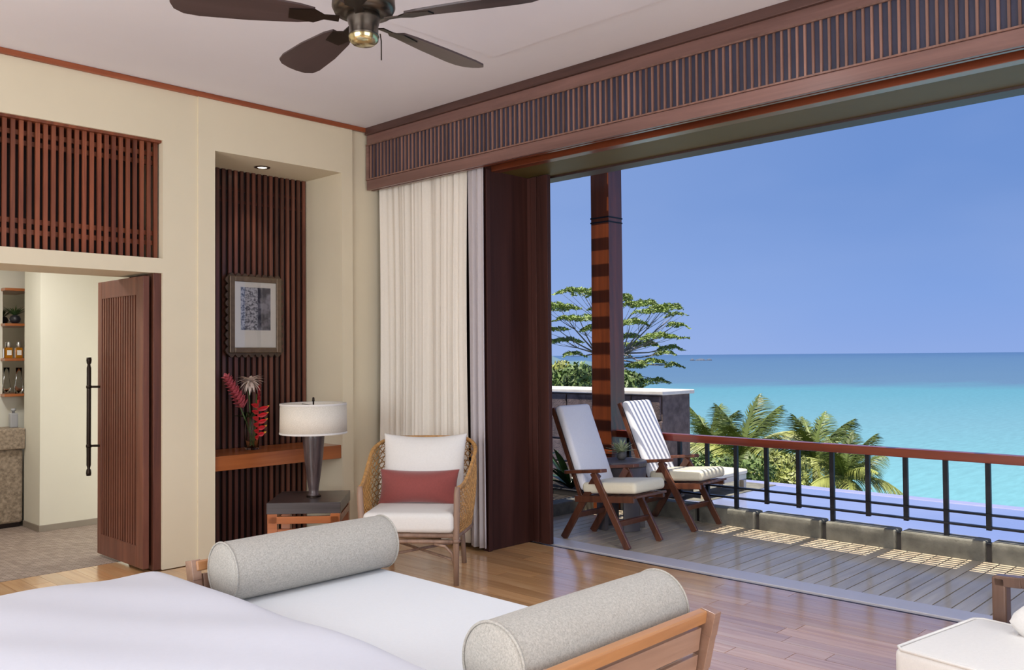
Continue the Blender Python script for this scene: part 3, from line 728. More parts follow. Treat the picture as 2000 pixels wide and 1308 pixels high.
# ------------------------------------------------------------------ vase of tropical flowers
vs_ = thing('flower_vase', 'clear glass vase of red heliconia, pink ginger and white lily on the niche shelf', 'vase', (3.715, 6.45, .765))
vb_ = B(); lathe(vb_, [(0, 0), (.052, 0), (.055, .01), (.060, .15), (.066, .30), (.062, .30), (.056, .15), (.050, .016), (0, .014)], 28); obj('vase_glass', vb_, glassy, vs_, smooth=True)
stem_m = plain('green_stem', lin(74, 96, 52), .5, .3, 20)
red_m = plain('heliconia_red', lin(204, 34, 44), .4, .15, 20); yel_m = plain('heliconia_yellow', lin(226, 170, 60), .4, .1, 20)
pink_m = plain('ginger_pink', lin(232, 120, 134), .5, .25, 30); wht_m = plain('lily_white', lin(226, 208, 196), .6, .08, 20)
wtr = B(); lathe(wtr, [(0, .016), (.049, .017), (.054, .15), (0, .15)], 20)
def petal(bm, p, d, L, w, upv=(0, 0, 1), curl=.25):
    p, d, u = Vector(p), Vector(d).normalized(), Vector(upv); s = d.cross(u)
    if s.length < .01: s = Vector((1, 0, 0))
    s.normalize(); u = s.cross(d); rows_ = []
    for i in range(6):
        t = i/5; c_ = p+d*(L*t)+u*(curl*L*t*t); hw_ = w*math.sin(PI*(.12+.88*t))*(1-.1*t) if t < 1 else .0006
        rows_.append((bm.verts.new(c_-s*hw_+u*hw_*.5), bm.verts.new(c_), bm.verts.new(c_+s*hw_+u*hw_*.5)))
    for a_, b_ in zip(rows_, rows_[1:]):
        bm.faces.new((a_[0], a_[1], b_[1], b_[0])); bm.faces.new((a_[1], a_[2], b_[2], b_[1]))
for k, (a0, a1, top) in enumerate((((.02, .0, .02), (-.135, .0, .42), 0), ((-.01, .01, .02), (-.02, .02, .52), 0), ((.0, -.02, .02), (.03, -.04, .40), 0), ((.01, .02, .02), (.06, .03, .44), 0))):
    s_ = B(); tube(s_, [a0, Vector(a0).lerp(Vector(a1), .5)+Vector((.008, 0, 0)), a1], .0055, 6); obj('stem', s_, stem_m, vs_, smooth=True)
gi = B(); ga, gb = Vector((-.07, 0, .34)), Vector((-.225, -.01, .585))
for i in range(64):
    t = i/63; c_ = ga.lerp(gb, t); ax = (gb-ga).normalized(); a_ = i*2.4; e1 = ax.cross(Vector((0, 1, 0))).normalized(); e2 = ax.cross(e1)
    rad = e1*math.cos(a_)+e2*math.sin(a_); R0 = .040*(1-.75*t)
    petal(gi, c_+rad*.006, rad*1.4+ax*1.0, .066*(1-.45*t)+.01, .026*(1-.4*t), ax, .1)
obj('ginger_flower', gi, pink_m, vs_, smooth=True, recalc=False)
li = B()
for i in range(44):
    a_ = i*2.4; t = i/43; d_ = Vector((math.cos(a_), math.sin(a_), 1.3-2.2*t)); c0 = Vector((-.005, .02, .545))
    petal(li, c0, d_, .085+.03*random.random(), .013, (0, 0, 1), -.45)
obj('lily_flower', li, wht_m, vs_, smooth=True, recalc=False)
he, hy2 = B(), B()
for i in range(11):
    z = .345-.025*i; sgn = 1 if i % 2 else -1; L = .082-.004*i
    c0 = Vector((.012, -.075, z)); d_ = Vector((sgn, -.35, .30))
    petal(he, c0, d_, L*1.15, .020, (0, -1, 0), .05); petal(he, c0+Vector((0, -.006, .004)), d_, L, .014, (0, 0, -1), .05)
    if sgn > 0: petal(hy2, c0+d_.normalized()*L*.8, d_+Vector((0, 0, .2)), .034, .009, (0, -1, 0), -.1)
tube(he, [(.012, -.072, .40), (.012, -.075, .10)], .005, 6)
ho = obj('heliconia_flower', he, red_m, vs_, smooth=True, recalc=False); obj('flower_tip', hy2, yel_m, ho, smooth=True, recalc=False, kind='stuff')
h3 = B()
for i in range(22):
    t = i/21; a_ = i*2.4; petal(h3, (.075, .02, .36+.13*t), (math.cos(a_), math.sin(a_), 1.4), .04, .010, (0, 0, 1), .1)
obj('ginger_flower', h3, plain('torch_red', lin(150, 30, 40), .5, .2, 20), vs_, smooth=True, recalc=False)
lf = B()
for a_, L in ((2.4, .16), (.4, .14), (4.0, .15)): petal(lf, (0, 0, .24), (math.cos(a_), math.sin(a_), .4), L, .022, (0, 0, 1), -.2)
obj('leaf', lf, dark_leaf, vs_, smooth=True, recalc=False)

# niche downlight
dl = thing('downlight', 'small round recessed downlight in the niche soffit', 'downlight', (3.80, 6.43, 3.056))
obj('trim_ring', lathe(B(), [(.040, .002), (.040, -.006), (.062, -.004), (.064, .002)], 28, closed=False), plain('brown_ring', lin(70, 50, 40), .4, .1, 10, .5, .5), dl, smooth=True)
gl2 = NT('downlight_glow'); gl2.set(Base_Color=(1, 1, 1, 1), Emission_Color=(1, .86, .66, 1), Emission_Strength=6)
obj('bulb', lathe(B(), [(0, -.004), (.034, -.003), (.040, .0)], 20, closed=False), gl2.m, dl, smooth=True)
light('niche_spot', 'SPOT', 9, (1, .84, .62), (3.80, 6.43, 3.03), (3.80, 6.62, 1.2), spot_size=math.radians(70), spot_blend=.6, shadow_soft_size=.04)

# ------------------------------------------------------------------ ceiling fan
fan = thing('ceiling_fan', 'dark five-bladed ceiling fan with pewter motor hub', 'ceiling fan', (2.20, 2.93, 2.86))
obj('motor_housing', lathe(B(), [(0, .20), (.09, .20), (.125, .17), (.13, .08), (.118, .055), (.08, .05), (0, .05)], 36), fan_m, fan, smooth=True)
obj('down_rod', lathe(B(), [(0, .19), (.016, .19), (.016, .50), (0, .50)], 12), fan_m, fan, smooth=True)
obj('canopy', lathe(B(), [(0, .48), (.05, .48), (.075, .57), (.078, .613), (0, .613)], 24), fan_m, fan, smooth=True)
sw = obj('switch_housing', lathe(B(), [(0, .055), (.066, .055), (.068, .03), (.060, .0), (.060, -.03), (.064, -.04), (0, -.04)], 28), fan_m, fan, smooth=True)
obj('lens_cap', lathe(B(), [(.062, -.038), (.060, -.058), (.045, -.072), (0, -.078)], 28, closed=False), plain('pale_brass', lin(190, 180, 140), .18, .05, 10, .5, .9), sw, smooth=True)
ch = B(); tube(ch, [(.062, -.03, -.02), (.066, -.032, -.05), (.066, -.032, -.13)], .0025, 6); obj('pull_chain', ch, bronze, sw)
BL = [(.20, -.045), (.26, -.062), (.45, -.085), (.64, -.094), (.70, -.086), (.735, -.06), (.748, -.02), (.748, .02), (.735, .06), (.70, .086), (.64, .094), (.45, .085), (.26, .062), (.20, .045)]
blade_me = mesh('blade', prism(B(), BL, -.004, .004)); blade_me.materials.append(fan_b)
arm_b = B(); prism(arm_b, [(.10, -.02), (.16, -.015), (.20, -.045), (.30, -.03), (.30, .03), (.20, .045), (.16, .015), (.10, .02)], -.009, -.004); arm_me = mesh('blade_arm', arm_b); arm_me.materials.append(bronze)
for k in range(5):
    a_ = math.radians(8+72*k)
    o_ = obj('blade', blade_me, None, fan, (0, 0, .03), (math.radians(12), 0, a_)); o_.rotation_mode = 'XYZ'
    obj('blade_arm', arm_me, None, o_)

# ------------------------------------------------------------------ lounge armchair at the right edge
LA = math.radians(-10); lc = thing('lounge_chair', 'low wooden lounge chair with white piped cushion at the right edge', 'armchair', (3.475, .628, 0), LA)
# local: +x towards the terrace, +y towards the back wall of the room
c_ = B(); box(c_, -.335, .27, -.6, .545, .30, .45); obj('seat_cushion', c_, white_c, lc, bevel=.03, seg=4, smooth=True)
for z in (.445, .312):
    pp = B(); tube(pp, [(-.33, -.57, z), (-.33, .515, z), (-.305, .54, z), (.24, .54, z), (.265, .515, z), (.265, -.57, z)], .006, 6); obj('piping', pp, white_c, lc, smooth=True)
fr2 = B(); box(fr2, -.30, .30, -.58, .52, .22, .295); obj('seat_frame', fr2, sofa_w, lc, bevel=.006)
for px_, py_ in ((-.27, .48), (-.27, -.54), (.345, -.54)):
    obj('leg', box(B(), px_-.03, px_+.03, py_-.03, py_+.03, 0, .24 if px_ < 0 else .62), sofa_w, lc, bevel=.005)
obj('leg', box(B(), .325, .375, .455, .51, 0, .608), sofa_w, lc, bevel=.008)
tr_ = B(); tube_pts = [(.35, .50, .59), (.35, .40, .598), (.35, .28, .625), (.35, .10, .655), (.35, -.2, .66), (.35, -.54, .62)]
for a_, b_ in zip(tube_pts, tube_pts[1:]): beam(tr_, a_, Vector(b_)+(Vector(b_)-Vector(a_))*.02, .05, .042, (1, 0, 0))
obj('top_rail', tr_, sofa_w, lc, bevel=.004)
for yy in (.30, .18, .06, -.06, -.18, -.30, -.42): obj('back_slat', box(B(), .34, .36, yy-.022, yy+.022, .28, .64), sofa_w, lc, bevel=.002)
bcu = B(); cushion(bcu, 0, 0, 0, .16, .75, .24, .35, 14, 3, Matrix.Translation((.21, -.02, .50))); obj('back_cushion', bcu, white_c, lc, smooth=True)

# ================================================================== TERRACE THINGS
# ------------------------------------------------------------------ balustrade
ra = thing('balustrade', 'terrace balustrade with red wooden handrail and black metal posts', 'railing', (7.0, 3.0, .12))
hr = obj('handrail', box(B(), -.045, .045, -3.5, 2.33, .70-.12, .766-.12), railw, ra, bevel=.006)
py0 = 3.966
for k in range(-5, 18):
    y = py0-.2895*k; long_ = k % 3 == 0
    if y > 5.3: continue
    obj('post', box(B(), -.014, .014, y-3-.017, y-3+.017, (0.0 if long_ else .095), .585), black_metal, ra)
for z in (.325, .235):
    obj('lower_rail', box(B(), -.022, .022, -3.5, 2.33, z-.12-.007, z-.12+.007), black_metal, ra)
# ------------------------------------------------------------------ column
cl = thing('column', 'square dark wooden column at the end of the balustrade', 'column', (6.99, 5.36, 0))
cbm = B()
prof_c = [(.126, .62), (.118, .9), (.112, 1.8), (.110, 2.80), (.110, 3.5)]
for (a_, z0), (b_, z1) in zip(prof_c, prof_c[1:]):
    v0 = [cbm.verts.new((i*a_, j*a_, z0)) for i, j in ((-1, -1), (1, -1), (1, 1), (-1, 1))]; v1 = [cbm.verts.new((i*b_, j*b_, z1)) for i, j in ((-1, -1), (1, -1), (1, 1), (-1, 1))]
    for q in range(4): cbm.faces.new((v0[q], v0[(q+1) % 4], v1[(q+1) % 4], v1[q]))
bmesh.ops.remove_doubles(cbm, verts=cbm.verts, dist=1e-5)
obj('shaft', cbm, colw, cl, bevel=.006)
for w_, z0, z1 in ((.15, 0, .40), (.162, .40, .43), (.140, .43, .47), (.166, .47, .50), (.142, .50, .54), (.150, .54, .585), (.134, .585, .63)):
    obj('plinth', box(B(), -w_, w_, -w_, w_, z0, z1), colw, cl, bevel=.006)
for z in (2.80, 2.845): obj('band', box(B(), -.1135, .1135, -.1135, .1135, z, z+.014), black_metal, cl)
cp = B()
prism(cp, [(-.11, 3.36), (.11, 3.36), (.20, 3.40), (.24, 3.44), (.26, 3.50), (-.26, 3.50), (-.24, 3.44), (-.20, 3.40)], -.10, .10, Matrix.Rotation(PI/2, 4, 'X')); obj('bracket', cp, greyw, cl, bevel=.005)
# ------------------------------------------------------------------ pergola above the terrace (casts the striped shade)
pg = thing('pergola', 'slatted timber pergola over the terrace edge', 'pergola', (6.6, 3.0, 3.56))
rm_ = mesh('rafter', box(B(), -1.05, 1.0, -.035, .035, 0, .10))
many('rafter', rm_, outw, pg, [(0, y-3.0, 0) for y in (5.52, 4.93, 4.33, 3.74, 3.15, 2.56, 1.93, 1.31, .70, .10)])
sl_ = mesh('pergola_slat', box(B(), -.013, .013, -3.6, 3.6, .10, .118))
many('pergola_slat', sl_, outw, pg, [(-1.01+.064*i, 0, 0) for i in range(32)])
# ------------------------------------------------------------------ folding teak chairs
def teak_chair(label, loc, rz=0):
    t = thing('folding_chair', label, 'chair', loc, rz, 'folding teak chairs on the terrace')
    hwid = .205
    for s in (-1, 1):
        x = s*(hwid+.012)
        obj('leg', beam(B(), (x, .0, .565), (x, -.335, 0), .024, .058), outw, t, bevel=.003)
        obj('leg', beam(B(), (x-s*.024, -.03, .555), (x-s*.025, .335, 0), .024, .058), outw, t, bevel=.003)
        ar = B(); prism(ar, [(-.028, -.10), (.028, -.12), (.034, -.02), (.026, .15), (.02, .29), (-.02, .29), (-.026, .15)], 0, .028, Matrix.Translation((x, 0, .562)) @ Matrix.Rotation(math.radians(-6), 4, 'X'))
        obj('armrest', ar, outw, t, bevel=.005)
        obj('back_stile', beam(B(), (s*(hwid-.03), .155, .34), (s*(hwid-.03), .455, 1.06), .024, .04), outw, t, bevel=.003)
        obj('seat_rail', beam(B(), (s*(hwid-.005), -.385, .385), (s*(hwid-.005), .20, .335), .024, .05), outw, t, bevel=.003)
    for z, y in ((.18, -.225), (.2, .20)):
        obj('stretcher', beam(B(), (-hwid, y, z), (hwid, y, z), .02, .045, (0, 1, .3)), outw, t, bevel=.002)
    for k in range(7):
        y = -.39+.085*k; obj('seat_slat', beam(B(), (-hwid, y, .405-.05*k/6), (hwid, y, .405-.05*k/6), .04, .016, (0, 1, -.1)), outw, t, bevel=.002)
    for k in range(6):
        w_ = .12+.15*k; p_ = Vector((0, .155, .34)).lerp(Vector((0, .455, 1.06)), w_+.05)
        obj('back_slat', beam(B(), (-hwid+.03, p_.y, p_.z), (hwid-.03, p_.y, p_.z), .05, .014, (0, .38, .92)), outw, t, bevel=.002)
    sc_ = B(); box(sc_, -.21, .21, -.265, .265, -.045, .045, Matrix.Translation((0, -.135, .452)) @ Matrix.Rotation(math.radians(-5), 4, 'X'))
    obj('seat_cushion', sc_, out_c, t, smooth=True, bevel=.032, seg=5)
    ang = math.atan2(.30, .72); Mk = Matrix.Translation((0, .256, .745)) @ Matrix.Rotation(-ang, 4, 'X')
    bk = B(); box(bk, -.2025, .2025, -.036, .036, -.36, .36, Mk)
    obj('back_cushion', bk, out_f, t, smooth=True, bevel=.03, seg=5)
    return t
teak_chair('folding teak chair in full shade next to the dark door jamb', (5.775, 4.42, 0))
teak_chair('folding teak chair in striped sunlight beside the balustrade', (6.705, 4.42, 0), math.radians(2))
# ------------------------------------------------------------------ drum table and succulent
dt = thing('drum_table', 'round dark stone side table between the teak chairs', 'side table', (6.24, 4.66, 0))
dstone = plain('charcoal_stone', lin(92, 86, 88), .5, .12, 8)
obj('table_top', lathe(B(), [(0, .535), (.22, .535), (.23, .545), (.23, .575), (.22, .585), (0, .585)], 40), dstone, dt, smooth=False, bevel=.003)
obj('drum', lathe(B(), [(.205, .30), (.225, .535), (.19, .535), (.175, .30)], 40, closed=False), dstone, dt, smooth=True)
for k in range(4):
    q = B(); a0 = k*PI/2+.35+.4; n_ = 8
    poly = [(.21*math.cos(a0+.75*i/n_), .21*math.sin(a0+.75*i/n_)) for i in range(n_+1)]+[(.165*math.cos(a0+.75*i/n_), .165*math.sin(a0+.75*i/n_)) for i in range(n_, -1, -1)]
    prism(q, poly, 0, .31); obj('leg', q, dstone, dt)
sp_ = thing('potted_succulent', 'small pale green succulent in a round grey pot on the drum table', 'potted plant', (6.27, 4.67, .585))
obj('pot', lathe(B(), [(0, 0), (.025, 0), (.042, .018), (.047, .042), (.038, .066), (.026, .074), (.026, .066), (0, .062)], 24), plain('grey_pot', lin(84, 82, 82), .7, .15, 30), sp_, smooth=True)
su = B()
for i in range(46):
    a_ = i*2.4; e_ = .25+1.1*random.random(); petal(su, (0, 0, .06), (math.cos(a_)*math.cos(e_)-.25, math.sin(a_)*math.cos(e_), math.sin(e_)), .09+.06*random.random(), .012, (0, 0, 1), -.15)
obj('foliage', su, plain('succulent_green', lin(176, 184, 146), .5, .25, 25), sp_, smooth=True, recalc=False)
# ------------------------------------------------------------------ planter bed left of the chairs
ks = struct('trim_9', box(B(), 5.5, 6.86, 5.44, 5.60, -.03, .115), stone_k, bevel=.012)
struct('planter_soil', box(B(), 5.5, 8.9, 5.6, 7.4, -.1, .06), plain('dark_soil', lin(50, 42, 36), .95, .3, 12))
def leafy(name, label, loc, n_, L, w_, mat, seed, spread=.9, group=None, cat='plant'):
    t = thing(name, label, cat, loc, 0, group); rnd = random.Random(seed)
    for i in range(n_):
        b_ = B(); a_ = i*2.4+rnd.uniform(-.3, .3); l_ = L*rnd.uniform(.6, 1.1); e_ = rnd.uniform(.5, 1.25)*spread
        d_ = Vector((math.cos(a_)*math.cos(e_), math.sin(a_)*math.cos(e_), math.sin(e_))); pts = []
        rows_ = []; s_ = Vector((-math.sin(a_), math.cos(a_), 0))
        for k in range(9):
            q = k/8; p_ = d_*(l_*q)+Vector((0, 0, -.55*l_*q*q*(1.2-math.sin(e_)))); h_ = w_*math.sin(PI*(.06+.94*q)) if k < 8 else .001
            rows_.append((b_.verts.new(p_-s_*h_+Vector((0, 0, h_*.4))), b_.verts.new(p_), b_.verts.new(p_+s_*h_+Vector((0, 0, h_*.4)))))
        for r0, r1 in zip(rows_, rows_[1:]):
            b_.faces.new((r0[0], r0[1], r1[1], r1[0])); b_.faces.new((r0[1], r0[2], r1[2], r1[1]))
        obj('leaf', b_, mat, t, smooth=True, recalc=False)
    return t
leafy('strap_leaf_plant', 'strappy green plant growing close to the door jamb behind the shaded chair', (6.12, 6.0, .06), 30, .72, .028, dark_leaf, 1)
leafy('strap_leaf_plant', 'broad-leaved dark plant in the planter behind the shaded chair', (6.62, 6.35, .06), 26, .85, .05, dark_leaf, 2)
leafy('strap_leaf_plant', 'low arching pale-leaved plant at the planter kerb', (6.15, 5.72, .06), 18, .48, .018, bush_m, 4, .7)
leafy('strap_leaf_plant', 'green plant between the column and the stone wall', (7.35, 6.15, .06), 24, .8, .04, dark_leaf, 5)
# stone wall beyond
sw_ = thing('garden_wall', 'dark basalt garden wall with sunlit-toned capstone behind the column', 'wall', (9.1, 8.2, 0))
obj('wall_body', box(B(), -.1, .5, -2.12, 3.0, -1.2, 1.01), stone_p, sw_)
rnd = random.Random(11); yy = -2.1
row = 0
for z0 in (.70, .40, .10, -.2):
    yy = -2.11-(.2 if row % 2 else 0); row += 1
    while yy < 2.9:
        w_ = rnd.uniform(.28, .62); a_ = max(yy, -2.13); b_ = min(yy+w_, 3.0)
        if b_-a_ > .05: obj('stone', box(B(), -.125-rnd.uniform(0, .02), -.09, a_+.008, b_-.008, z0+.006, z0+.294), stone_p, sw_, bevel=.012)
        yy += w_
obj('capstone', box(B(), -.16, .56, -2.16, 3.0, 1.01, 1.06), stone_t, sw_, bevel=.01)
# pool-side bench on its ledge
struct('pool_ledge', box(B(), 8.75, 10.45, 5.36, 6.05, -1.2, -.164), stone_k)
pbp = far_point(1408, 917, 9.9)
be = thing('pool_bench', 'low cream-topped bench on the far side of the balustrade by the pool', 'bench', (9.35, 5.62, -.165))
obj('bench_top', box(B(), -.5, .5, -.2, .2, .20, .26), out_c, be, bevel=.02)
obj('bench_frame', box(B(), -.48, .48, -.19, .19, .14, .20), greyw, be, bevel=.005)
for sx_ in (-1, 1):
    for y in (-.16, .16): obj('leg', box(B(), sx_*.44-.03, sx_*.44+.03, y-.03, y+.03, 0, .13), greyw, be)

# ------------------------------------------------------------------ trees
def acacia():
    base = far_point(1198, 800, 36); base.z = -7.5
    t = thing('acacia_tree', 'spreading flat-topped tree behind the column', 'tree', base)
    rnd = random.Random(21); R3 = Matrix.Rotation(YAW-PI/2, 3, 'Z')
    def P3(px, py, dd=0): return far_point(px, py, 36+dd)-base
    root = P3(1185, 800)
    tk = B(); tube(tk, [(0, 0, 0), (root.x*.6, root.y*.6, root.z*.6), root], [.26, .22, .17], 8); 
    pads = [(1135, 567, 48, 10), (1090, 598, 42, 14), (1130, 620, 46, 11), (1205, 580, 36, 15), (1250, 592, 44, 13), (1300, 598, 34, 11), (1322, 633, 20, 7), (1232, 628, 32, 9), (1290, 655, 42, 9), (1250, 670, 40, 10), (1308, 678, 26, 7), (1225, 655, 28, 9), (1100, 663, 40, 8), (1270, 705, 34, 7), (1315, 712, 18, 6), (1236, 712, 26, 8), (1262, 742, 48, 8), (1180, 600, 30, 12), (1165, 640, 34, 10), (1200, 690, 30, 9), (1215, 728, 22, 9), (1120, 690, 24, 6), (1170, 570, 26, 9), (1275, 606, 36, 8), (1320, 612, 20, 5), (1085, 640, 30, 6), (1295, 688, 24, 5)]
    limbs = B(); fol = B()
    forks = [P3(1195, 700), P3(1165, 690, 1), P3(1215, 690, -1), P3(1180, 720, 1)]
    for i, f_ in enumerate(forks): tube(limbs, [root, root.lerp(f_, .5)+Vector((0, 0, .05)), f_], [.14, .10, .08], 6)
    for (px, py, w_, h_) in pads:
        dd = rnd.uniform(-2.2, 2.2); c0 = P3(px, py, dd); f_ = min(forks, key=lambda q: (q-c0).length)
        mid = f_.lerp(c0, .55)+Vector((0, 0, -.10)); tube(limbs, [f_, mid, c0], [.042, .024, .010], 5)
        s_ = 36/FPX; sub = max(3, int(w_/8))
        for q in range(sub):
            e_ = c0+R3 @ Vector(((q/(sub-1)-.5)*1.7*w_*s_, rnd.uniform(-.5, .5), rnd.uniform(-.05, .08)-.12*abs(q/(sub-1)-.5))); tube(limbs, [mid, mid.lerp(e_, .6)+Vector((0, 0, -.03)), e_], [.012, .008, .004], 4)
        for k in range(int(w_*h_*2.6)):
            a_ = rnd.uniform(0, 6.28); r_ = rnd.random()**.5; x_ = r_*math.cos(a_)*w_*s_; y_ = r_*math.sin(a_)*w_*s_*.9
            r_ *= 1+.22*math.sin(3*a_+px)+.12*math.sin(7*a_+py); x_ = r_*math.cos(a_)*w_*s_; y_ = r_*math.sin(a_)*w_*s_*.9; z_ = (rnd.random()*max(0, 1-r_*r_)**.5*1.2-.4)*h_*s_*.75-.05*r_*r_+.035*math.sin(x_*5+px)+.02*math.sin(x_*13+py)
            p_ = c0+R3 @ Vector((x_, y_, z_)); q_ = rnd.uniform(.03, .064)
            u_ = Vector((rnd.gauss(0, 1), rnd.gauss(0, 1), rnd.gauss(0, .45))).normalized(); v_ = u_.cross(Vector((rnd.gauss(0, .5), rnd.gauss(0, .5), 1))).normalized()
            fol.faces.new([fol.verts.new(p_+u_*q_*1.5), fol.verts.new(p_+v_*q_*.6), fol.verts.new(p_-u_*q_*1.5), fol.verts.new(p_-v_*q_*.6)])
    tr_o = obj('trunk', tk, bark, t, smooth=True); obj('branches', limbs, bark, t, smooth=True)
    obj('foliage', fol, leaf_m, t, kind='stuff', recalc=False)
acacia()
def bush(label, px, py, d, rx, rz_, seed, mat=None, group='shrubs on the slope beyond the garden wall'):
    c0 = far_point(px, py, d); t = thing('shrub', label, 'shrub', (c0.x, c0.y, c0.z-rz_*1.5), 0, group); rnd = random.Random(seed); fol = B()
    lobes = [(rnd.uniform(-.7, .7)*rx, rnd.uniform(-.7, .7)*rx, rnd.uniform(-.4, .5)*rz_+rz_*1.4, rnd.uniform(.4, .6)*rx) for _ in range(7)]
    for (x_, y_, z_, r_) in lobes:
        for k in range(420):
            v_ = Vector((rnd.gauss(0, 1), rnd.gauss(0, 1), rnd.gauss(0, 1))).normalized(); p_ = Vector((x_, y_, z_))+Vector((v_.x*r_, v_.y*r_, v_.z*r_*.75))*rnd.uniform(.75, 1.05)
            u_ = Vector((rnd.gauss(0, 1), rnd.gauss(0, 1), rnd.gauss(0, 1))).normalized(); w_ = v_.cross(u_).normalized(); q_ = .03*rx+.02
            fol.faces.new([fol.verts.new(p_+u_*q_*1.6), fol.verts.new(p_+w_*q_*.7), fol.verts.new(p_-u_*q_*1.6), fol.verts.new(p_-w_*q_*.7)])
    obj('foliage', fol, mat or bush_m, t, kind='stuff', recalc=False)
    st_ = B()
    for (x_, y_, z_, r_) in lobes: tube(st_, [(0, 0, -1.5), (x_*.5, y_*.5, z_*.5), (x_, y_, z_)], [.05, .035, .015], 5)
    obj('stem', st_, bark, t, smooth=True)
bush('dense green shrub rising above the garden wall left of the column', 1120, 745, 16, .62, .35, 31)
bush('paler shrub by the door jamb above the garden wall', 1085, 738, 17, .40, .42, 32, palm_m)
bush('small shrub seen between column and striped chair', 1225, 752, 17, .5, .2, 33)
bush('bright green shrub below the balustrade between the two tallest palms', 1525, 930, 26, 1.0, .8, 34, palm_m)
bush('shrub at the foot of the palm nearest the striped chair', 1405, 928, 22, 1.0, .6, 35)

frond_meshes = []
def frond_mesh(L, droop, seed):
    rnd = random.Random(seed); b_ = B(); n_ = 84; pts = []
    def cen(t): return Vector((L*(t-.12*droop*t*t), 0, L*(.32*t-droop*t*t)))
    tube(b_, [cen(i/10) for i in range(11)], [.045-.038*i/10 for i in range(11)], 5)
    for i in range(7, n_+1):
        t = i/n_; p_ = cen(t); ll = L*.30*math.sin(PI*min(1, .18+.86*t))**.7+.05; tg = (cen(min(1, t+.02))-cen(t-.02)).normalized()
        for s in (-1, 1):
            d_ = (Vector((0, s*.85, 0))+tg*.75+Vector((0, 0, rnd.uniform(-.35, .30)))).normalized(); w_ = .010+.005*rnd.random()
            rows_ = []
            for k in range(4):
                q = k/3; c_ = p_+d_*(ll*q)+Vector((0, 0, -.6*ll*q*q)); h_ = w_*(1-q*.92)
                rows_.append((b_.verts.new(c_-tg*h_), b_.verts.new(c_+tg*h_)))
            for r0, r1 in zip(rows_, rows_[1:]): b_.faces.new((r0[0], r0[1], r1[1], r1[0]))
    me = mesh('frond', b_, False, False); me.materials.append(palm_d if droop < .4 else palm_m); return me
frond_meshes = [frond_mesh(1.0, .30, 1), frond_mesh(1.0, .55, 2), frond_mesh(1.0, .85, 3)]
def palm(label, px, py, d, L, n_, seed, zr=-14, tilt=(0, 0)):
    c0 = far_point(px, py, d); h_ = c0.z-zr
    t = thing('palm_tree', label, 'palm', (c0.x, c0.y, zr), 0, 'coconut palms below the terrace'); rnd = random.Random(seed)
    tk = B(); tube(tk, [(.5, .2, 0), (.25, .1, h_*.4), (.05, .02, h_*.8), (0, 0, h_)], [.2, .15, .12, .11], 8); obj('trunk', tk, bark, t, smooth=True)
    for i in range(n_):
        a_ = i*2.39996+rnd.uniform(-.2, .2); q = i/(n_-1); el = math.radians(72-105*q+rnd.uniform(-8, 8))
        me = frond_meshes[0 if q < .35 else 1 if q < .7 else 2]
        o_ = obj('frond', me, None, t, (0, 0, h_), (rnd.uniform(-.25, .25), -el*.92, a_)); s_ = L*rnd.uniform(.85, 1.1); o_.scale = (s_, s_, s_)
palm('tall palm with upright central frond left of the balustrade middle', 1452, 896, 34, 2.6, 15, 41)
palm('palm with dark upright crown above the middle of the balustrade', 1592, 900, 34, 2.4, 16, 42)
palm('palm behind the arm of the striped chair', 1388, 878, 38, 2.2, 13, 43)
palm('low palm with pale yellow fronds between two balustrade posts', 1650, 935, 32, 2.1, 16, 44)
palm('lower palm seen just above the pool edge', 1480, 960, 30, 1.9, 14, 45)
# distant headland and rocks
hdl = B(); c0 = far_point(1085, 700, 1500); rnd = random.Random(5); ringp = []
Rh = Matrix.Rotation(YAW-PI/2, 3, 'Z')
for j in range(9):
    for i in range(33):
        u_ = i/32*2-1; w_ = j/8*2-1
        z = 30*max(0, 1-u_*u_)**.8*max(0, 1-w_*w_)*(1+.25*math.sin(u_*9))+SEA-1
        v_ = Rh @ Vector((u_*150-60, w_*90, 0)); ringp.append(hdl.verts.new((c0.x+v_.x, c0.y+v_.y, z)))
for j in range(8):
    for i in range(32): hdl.faces.new((ringp[j*33+i], ringp[j*33+i+1], ringp[(j+1)*33+i+1], ringp[(j+1)*33+i]))
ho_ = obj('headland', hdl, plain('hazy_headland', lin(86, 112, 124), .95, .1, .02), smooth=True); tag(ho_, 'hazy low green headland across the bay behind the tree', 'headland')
for k, (px, py, w_) in enumerate(((1368, 701, 11), (1385, 702, 6), (1352, 702, 5))):
    p_ = far_point(px, py, 3600); q = B(); bmesh.ops.create_icosphere(q, subdivisions=2, radius=1)
    for v_ in q.verts: v_.co = Vector((v_.co.x*w_*2.0, v_.co.y*w_*2.0, v_.co.z*7*(1+.3*random.random())))
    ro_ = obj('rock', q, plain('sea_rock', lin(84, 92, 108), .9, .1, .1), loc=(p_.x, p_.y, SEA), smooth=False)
    tag(ro_, ('largest pale rock far out in the sea', 'right-hand small rock far out in the sea', 'left-hand small rock far out in the sea')[k], 'rock', 'rocks out at sea')

